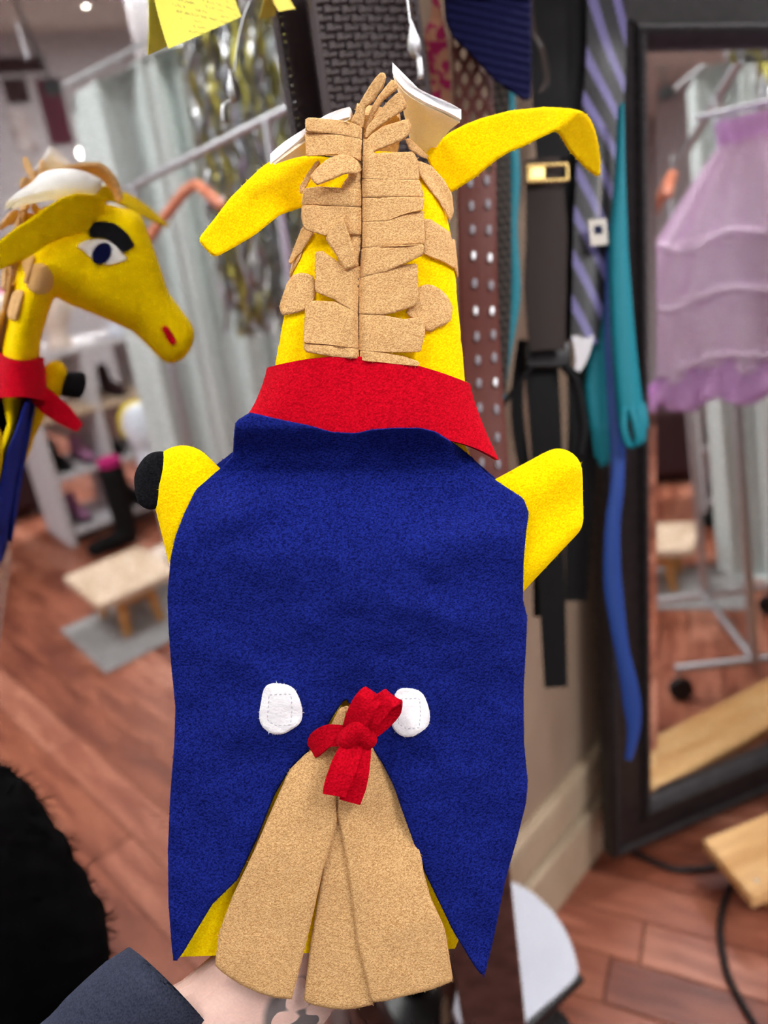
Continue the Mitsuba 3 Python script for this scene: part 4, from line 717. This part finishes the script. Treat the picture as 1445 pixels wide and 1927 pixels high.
# rolling garment rack
rk = thing('garment_rack', 'chrome rolling garment rack seen in both mirrors', 'rack')
RP0, RP1, RE = np.array([1.526, .66, 0]), np.array([1.19, .98, 0]), np.array([1.06, 1.105, 0]); rd = unit(RP1 - RP0); rp = np.array([-rd[1], rd[0], 0]); RZ, RZ1 = 1.42, 1.53
add(rk + '__rod', tube([RP0 - rd * .03 + [0, 0, RZ - .006], RP1 + [0, 0, RZ1], RE + [0, 0, RZ1 + .04]], .011, 12), 'chrome', True)
for p, pz_ in ((RP0, RZ), (RP1, RZ1)):
    add(num(rk + '__post'), tube([p + [0, 0, .1], p + [0, 0, pz_]], .012, 12), 'chrome', True)
    ft = add(num(rk + '__foot'), tube([p - rp * .21 + [0, 0, .1], p + rp * .21 + [0, 0, .1]], .013, 12), 'chrome', True)
    for s in (-1, 1):
        q = p + rp * .2 * s; add(num(rk + '__caster'), join([lathe([(.001, -.012), (.030, -.012), (.034, -.006), (.034, .006), (.030, .012), (.001, .012)], q + [0, 0, .035], rd, 24)]), 'rubber', 50)
        add(num(rk + '__caster_fork'), tube([q + [0, 0, .1], q + [0, 0, .066]], .008, 8), 'chrome', True)
add(rk + '__lower_rail', tube([RP0 + [0, 0, .1], RP1 + [0, 0, .1]], .011, 12), 'chrome', True)
# lavender tutu skirt on a clip hanger
ds = np.linspace(1.5, 2.4, 181); cand = np.array([m2(1428, 226, d) for d in ds]); dist = [abs(np.cross((q - RP0)[:2], rd[:2])) for q in cand]; TC = cand[int(np.argmin(dist))]; TD = ds[int(np.argmin(dist))]
tu = thing('tutu_skirt', 'lavender tiered tulle tutu skirt hanging from the garment rack, seen in the right mirror', 'skirt')
def tier(z0, z1, ra, rb, nf, amp, seed, thick=.42, seg=150, m=10):
    a = np.arange(seg) * 2 * np.pi / seg; rg = np.random.default_rng(seed); ph = rg.random(4) * 6; rows_ = []
    for k in range(m + 1):
        s = k / m; r = ra + (rb - ra) * s ** .9; w = amp * (.3 + .7 * s) * (np.sin(nf * a + ph[0] + .5 * s) + .6 * np.sin(nf * 1.7 * a + ph[1]) + .4 * np.sin(nf * .43 * a + ph[2]))
        rr = r * (1 + w); rows_.append(TC + (np.cos(a) * rr)[:, None] * rp + (np.sin(a) * rr * thick)[:, None] * rd + np.array([0, 0, 1.]) * (z0 + (z1 - z0) * s + .012 * np.sin(nf * .5 * a + ph[3]) * s)[:, None])
    return loft(rows_, cap=False)
LT = .735; TZ = [0, -.26 * LT / .735, -.44, -.64]
for nm, z0, z1, ra, rb, nf, am, mat, sd in [('waistband', .012, -.05, .085, .075, 14, .03, 'tulle_lilac', 1), ('tier', -.03, -.22, .075, .22, 17, .07, 'tulle_lavender', 2), ('tier', -.20, -.335, .215, .275, 22, .05, 'tulle_lavender', 3), ('tier', -.31, -.475, .265, .325, 26, .05, 'tulle_lavender', 4), ('lining', -.05, -.46, .07, .26, 11, .06, 'tulle_lilac', 6), ('ruffle', -.445, -.54, .30, .345, 34, .05, 'tulle_lilac', 5), ('ruffle', -.455, -.53, .305, .37, 40, .05, 'tulle_lilac', 8)]: add(num(tu + '__' + nm), tier(z0, z1, ra, rb, nf, am, sd), mat, True)
for z, r_ in ((-.215, .222), (-.325, .276), (-.455, .325)):
    a = np.linspace(0, 2 * np.pi, 90); add(num(tu + '__seam'), tube(TC + (np.cos(a) * r_)[:, None] * rp + (np.sin(a) * r_ * .42)[:, None] * rd + np.array([0, 0, 1.0]) * (z + .012 * np.sin(7 * a))[:, None], .007, 6), 'tulle_seam', True)
hg = thing('clip_hanger', 'clear plastic clip hanger holding the waistband of the lavender tutu', 'hanger')
zr = RZ + (RZ1 - RZ) * float((TC - RP0)[:2] @ rd[:2]) / float(np.linalg.norm(RP1 - RP0)) - TC[2]
add(hg + '__hook', tube(smoothpath([TC + [0, 0, .03], TC + [0, 0, zr - .03], TC + rp * .02 + [0, 0, zr], TC + [0, 0, zr + .02], TC - rp * .02 + [0, 0, zr]], 24), .0025, 8), 'chrome', True)
add(hg + '__bar', tube([TC - rp * .12 + [0, 0, .03], TC + rp * .12 + [0, 0, .03]], .006, 10), 'lampshade_white', True)
for s in (-1, 1): add(num(hg + '__clip'), box(TC + rp * .07 * s + [0, 0, .012], (.022, .016, .045), [rp, rd, [0, 0, 1]], .003), 'lampshade_white', False)
# wooden hanger
wh = thing('wooden_hanger', 'reddish wooden clothes hanger on the garment rack, seen in the left mirror', 'hanger')
hc = m1(366, 348, 1.84); ha, hb = m1(272, 462, 1.93), m1(420, 392, 1.78)
add(wh + '__arm', tube(smoothpath([ha, hc * .5 + ha * .5 + [0, 0, .008], hc, hb * .5 + hc * .5 + [0, 0, .006], hb], 24), np.r_[.008, np.full(22, .013), .008], 10), 'hanger_wood', True)
add(wh + '__hook', tube(smoothpath([hc, hc + [0, 0, .03], hc + [.012, 0, .05], hc + [0, 0, .066]], 14), .0025, 8), 'chrome', True)
# mint curtain of a fitting room
cu = thing('fitting_room_curtain', 'pale mint fitting room curtain in long folds behind the garment rack', 'curtain')
def curtain(path, z0, z1, amp, wl, seed, th=.004):
    p = smoothpath(path, 400); s = np.r_[0, np.cumsum(np.linalg.norm(np.diff(p, axis=0), axis=1))]; n = np.gradient(p, axis=0); n = np.stack([n[:, 1], -n[:, 0]], 1); n /= np.linalg.norm(n, axis=1, keepdims=True); rg = np.random.default_rng(seed)
    rows_ = []
    for t in np.linspace(0, 1, 14):
        o = amp * (.55 + .45 * t) * (np.sin(2 * np.pi * s / wl + 1.2 * np.sin(s * 5 + seed) + .4 * t) + .35 * np.sin(2 * np.pi * s / wl * 2.3 + 2))
        q = np.concatenate([p + n * (o + th / 2)[:, None], (p + n * (o - th / 2)[:, None])[::-1]]); rows_.append(np.column_stack([q, z0 + (np.interp(np.r_[s, s[::-1]] / s[-1], np.linspace(0, 1, len(z1)), z1) - z0) * t]))
    return loft(np.array(rows_)[::-1])
add(cu + '__cloth', curtain([(1.81, .545), (1.83, .9), (1.88, 1.3), (1.92, 1.95)], .06, [1.675, 1.80, 1.90, 1.98, 2.02], .040, .135, 2), 'curtain_cloth', 60)
add(cu + '__rail', tube([(1.81, .49, 1.69), (1.81, .545, 1.705), (1.83, .89, 1.84), (1.88, 1.3, 1.945), (1.92, 1.95, 2.06)], .007, 10), 'chrome', True)
for t in np.linspace(.03, .95, 12): p = np.array([1.81 + .11 * t, .545 + 1.4 * t, float(np.interp(t, [0, .25, .5, 1], [1.71, 1.835, 1.93, 2.05]))]); a = np.linspace(0, 2 * np.pi, 17); add(num(cu + '__ring'), tube(np.stack([p[0] + .016 * np.cos(a), p[1] + 0 * a, p[2] - .006 + .018 * np.sin(a)], 1), .0022, 6), 'chrome', True)
add(cu + '__hanging_cable', tube([(1.81, .51, 1.70), (1.83, .47, 1.90), (1.90, .36, CEIL)], .004, 8), 'rubber', True)
add(cu + '__bracket', box((1.81, .51, 1.697), (.035, .045, .035), None, .004), 'black_plastic', False)
# tinsel
rg = np.random.default_rng(11); ta, tb = m1(338, 80, 2.04), m1(590, 80, 1.88); sil, gol = [], []
for k in range(130):
    t = (k + rg.random()) / 130; p = ta * (1 - t) + tb * t; p = p + np.array([.9, .35, 0]) * rg.normal(0, .02); n = 110; zz = np.linspace(CEIL - .25, .95 + .1 * rg.random(), n)
    path = np.stack([p[0] + .012 * np.sin(zz * 3 + k) + .007 * np.sin(zz * (34 + 20 * rg.random()) + 5 * k), p[1] + .012 * np.cos(zz * 2.3 + 2 * k) + .007 * np.cos(zz * (30 + 20 * rg.random()) + 3 * k), zz], 1); ang = rg.random() * 6 + np.cumsum(rg.normal(0, .10 if k % 3 else .35, n)); wd = np.stack([np.cos(ang), np.sin(ang), 0 * ang], 1)
    (gol if k % 13 in (2, 3) else sil).append(ribbon(path, np.full(n, .011 if k % 13 not in (2, 3) else .017), wd, .0006, 1))
ti = thing('tinsel_curtain', 'curtain of silver and olive gold tinsel strips hanging behind the rack, seen in the left mirror', 'tinsel'); labels[ti]['kind'] = 'stuff'
add(ti + '__silver_strips', join(sil), 'foil', False); labels[ti + '__silver_strips'] = {'kind': 'stuff'}; add(ti + '__gold_strips', join(gol), 'gold_foil', False); labels[ti + '__gold_strips'] = {'kind': 'stuff'}
add(ti + '__header', box((ta + tb) / 2 * [1, 1, 0] + [0, 0, CEIL - .245], (np.linalg.norm((tb - ta)[:2]) + .05, .02, .03), [unit((tb - ta) * [1, 1, 0]), np.cross([0, 0, 1], unit((tb - ta) * [1, 1, 0])), [0, 0, 1]], .002), 'white_paint', False)
# white partition beyond the curtain, pictures on the far wall
pp = m1(262, 40, 3.3); struct('wall_partition', box((pp[0], pp[1] + .05, CEIL / 2), (.10, .18, CEIL), None, .004), 'wall_white')
def picture(x0, y0, x1, y1, mat, label, cat='poster', frame=None):
    q0, q1 = m1x(x0, y0, X1), m1x(x1, y1, X1); k = thing('wall_poster', label, cat); c = (q0 + q1) / 2; c[0] = X1 - .012
    add(k + '__panel', box(c, (.022, abs(q1[1] - q0[1]), abs(q1[2] - q0[2])), None, .004), mat, False); return k, c, abs(q1[1] - q0[1]), abs(q1[2] - q0[2])
def photo_print(p, n, uv): return mix(lin(206, 196, 196), lin(120, 70, 60), smoothstep(.5, .62, fbm(p.x * 3, p.y * 7, p.z * 7)))
tex('photo_print', photo_print, .6, .3)
picture(-40, 112, 86, 134, 'dark_maroon', 'narrow dark maroon sign board high on the far white wall')
picture(66, 150, 140, 270, 'maroon', 'maroon poster panel on the far white wall')
picture(4, 150, 58, 192, 'dark_maroon', 'small dark picture left of the maroon poster on the far wall')
picture(14, 206, 70, 285, 'photo_print', 'pale photo print under the small dark picture on the far wall')
for q, d, r_, lab in [((160, 4), 4.3, .026, 'round glowing bulb hanging near the ceiling in the left mirror'), ((156, 288), 4.6, .032, 'round glowing bulb low on the far wall in the left mirror')]:
    k = thing('lamp_bulb', lab, 'lamp'); p = m1(*q, d); sph = trimesh.creation.icosphere(2, r_); sph.apply_translation(p)
    add(k + '__globe', sph, 'lamp_glow', True, emitter={'type': 'area', 'radiance': {'type': 'rgb', 'value': [26, 24, 20]}})
    add(k + '__cord', tube([p + [0, 0, r_], [p[0] + .01, p[1], max(p[2] + r_ + .1, CEIL if q[1] < 100 else p[2] + .3)]], .006, 8), 'grey_thread', True)
k = thing('hanging_cable', 'grey cable hanging from the ceiling above the maroon poster', 'cable'); p = m1(52, 112, 3.8); scene[k] = mikit.ply(tube([p, (p + m1(34, 56, 3.8)) / 2 + [.005, 0, 0], m1(30, 40, 3.8)], .008, 8), 'grey_thread', True)
# white shelf unit with wig heads
sc0, sc1 = m1z(142, 1030, 0), m1z(262, 985, 0); sx = unit((sc1 - sc0) * [1, 1, 0]); sy = np.cross([0, 0, 1], sx)
vd = m1(200, 850, 3.4) - refl(C, N1, D1); sy = sy if sy @ vd > 0 else -sy; SWD = .52; sax = [sx, sy, [0, 0, 1]]
she = thing('shelf_unit', 'white open shelf unit with wig heads and shoes, seen in the left mirror', 'shelf'); so = sc0
SHZ = [.06, .32, .58, .84]
for x in (0, SWD / 2, SWD): add(num(she + '__upright'), box(so + sx * x + sy * .16 + [0, 0, .43], (.03, .32, .86), sax, .003), 'white_paint', False)
for z in SHZ: add(num(she + '__shelf_board'), box(so + sx * SWD / 2 + sy * .16 + [0, 0, z], (SWD, .32, .022), sax, .003), 'white_paint' if z != .58 else 'pale_wood', False)
def on_shelf(x, y, z): return so + sx * x + sy * y + [0, 0, z]
def wig_head(p, hair, label, sc=1.0, skin_='skin_tone'):
    k = thing('mannequin', label, 'mannequin head'); p = np.asarray(p)
    prof = [(.055, 0), (.05, .02), (.042, .05), (.045, .08), (.06, .10), (.074, .14), (.078, .18), (.07, .22), (.05, .25), (.02, .265), (.001, .268)]
    add(k + '__head', lathe([(r * sc, z * sc) for r, z in prof], p, seg=28), skin_, True)
    hp = [(.001, .278), (.03, .276), (.06, .26), (.082, .225), (.09, .18), (.088, .15), (.083, .15), (.080, .18)]
    hm = lathe([(r * sc, z * sc) for r, z in hp], p - vd / np.linalg.norm(vd) * -.03, seg=28); hm.vertices += (meshkit.fbm(hm.vertices * 40, 2)[:, None] - .5) * .012; add(k + '__wig', hm, hair, True); return k
wig_head(on_shelf(-.01, .10, .851), 'magenta', 'mannequin head with a magenta wig at the left end of the shelf top', 1.0); wig_head(on_shelf(.20, .08, .851), 'cream_felt', 'mannequin head with a cream wig beside the magenta one on the shelf top', 1.0)
wig_head(on_shelf(.47, .10, .851), 'magenta', 'mannequin head with a magenta wig at the right end of the shelf top', .95, 'lampshade_white')
yp = m1(283, 872, 3.0); yw = thing('wig_stand', 'slim stand carrying the yellow wigged head beside the curtain', 'stand'); add(yw + '__pole', tube([[yp[0], yp[1], .01], yp], .018, 12), 'skin_tone', True); add(yw + '__base', lathe([(.001, .0), (.10, 0), (.10, .012), (.02, .02), (.001, .02)], [yp[0], yp[1], 0]), 'skin_tone', 50)
wig_head(yp, 'blond', 'mannequin head with a bright yellow wig beside the curtain', .95, 'lampshade_white')
def shoe(p, d, mat, label, h=.09, ln=.22):
    k = thing('shoe', label, 'shoe'); d = unit(d); s_ = np.cross([0, 0, 1], d); p = np.asarray(p)
    b = blob([[(p + d * .03 * ln / .22 + [0, 0, .032], .030), (p + d * (ln - .035) + [0, 0, .024], .022)], [(p + d * .035 + [0, 0, .032], .030), (p + d * .03 + [0, 0, h], .026)]], .012, 6); add(k + '__upper', b, mat, True)
    add(k + '__sole', box(p + d * ln * .47 + [0, 0, .004], (ln, .062, .008), [d, s_, [0, 0, 1]], .002), 'rubber', False); return k
for i, (x, z, mat, lab, h) in enumerate([(.08, .335, 'black_satin', 'black shoe on the left bay of the shelf unit', .09), (.19, .335, 'lilac', 'lilac shoe on the left bay of the shelf unit', .08), (.33, .335, 'black_satin', 'black ankle shoe on the right bay of the shelf unit', .13), (.44, .335, 'black_satin', 'low black shoe at the right end of the shelf unit', .07), (.10, .075, 'lilac', 'lilac shoe on the bottom shelf', .08), (.36, .075, 'black_satin', 'black shoe on the bottom shelf', .10), (.09, .595, 'black_satin', 'black shoe on the wooden shelf board', .11), (.40, .595, 'dark_maroon', 'dark red shoe on the wooden shelf board', .10)]): shoe(on_shelf(x, .26, z), -sy, mat, lab, h)
bt = thing('tall_boot', 'tall black boot with a magenta lining standing behind the pale bench', 'boot'); bp = m1z(245, 1022, 0); bdv = unit((sc1 - sc0) * [1, 1, 0])
add(bt + '__shaft', blob([[(bp + [0, 0, .05], .045), (bp + [0, 0, .34], .055)], [(bp + [0, 0, .045], .042), (bp - bdv * .16 + [0, 0, .036], .03)]], .02, 6), 'black_satin', True); add(bt + '__lining', lathe([(.001, .02), (.045, .03), (.052, .018), (.050, 0)], bp + [0, 0, .375]), 'magenta', 50)
mx = m1z(40, 985, 0); ch = thing('maroon_armchair', 'dark maroon upholstered chair on the floor left of the shelf unit in the mirror', 'chair'); cx_ = [sx, sy, [0, 0, 1]]
mc = mx - sx * .12 + sy * .25
add(ch + '__seat', box(mc + [0, 0, .24], (.58, .5, .40), cx_, .04), 'dark_maroon', 40); add(ch + '__back', box(mc + sy * .24 + [0, 0, .48], (.58, .12, .42), cx_, .04), 'dark_maroon', 40)
for s in (-1, 1): add(num(ch + '__armrest'), box(mc + sx * .29 * s + [0, 0, .36], (.10, .5, .26), cx_, .04), 'dark_maroon', 40)
for s in (-1, 1):
    for r_ in (-1, 1): add(num(ch + '__leg'), tube([mc + sx * .24 * s + sy * .2 * r_ + [0, 0, .05], mc + sx * .24 * s + sy * .2 * r_ + [0, 0, 0]], .02, 8), 'black_plastic', 50)
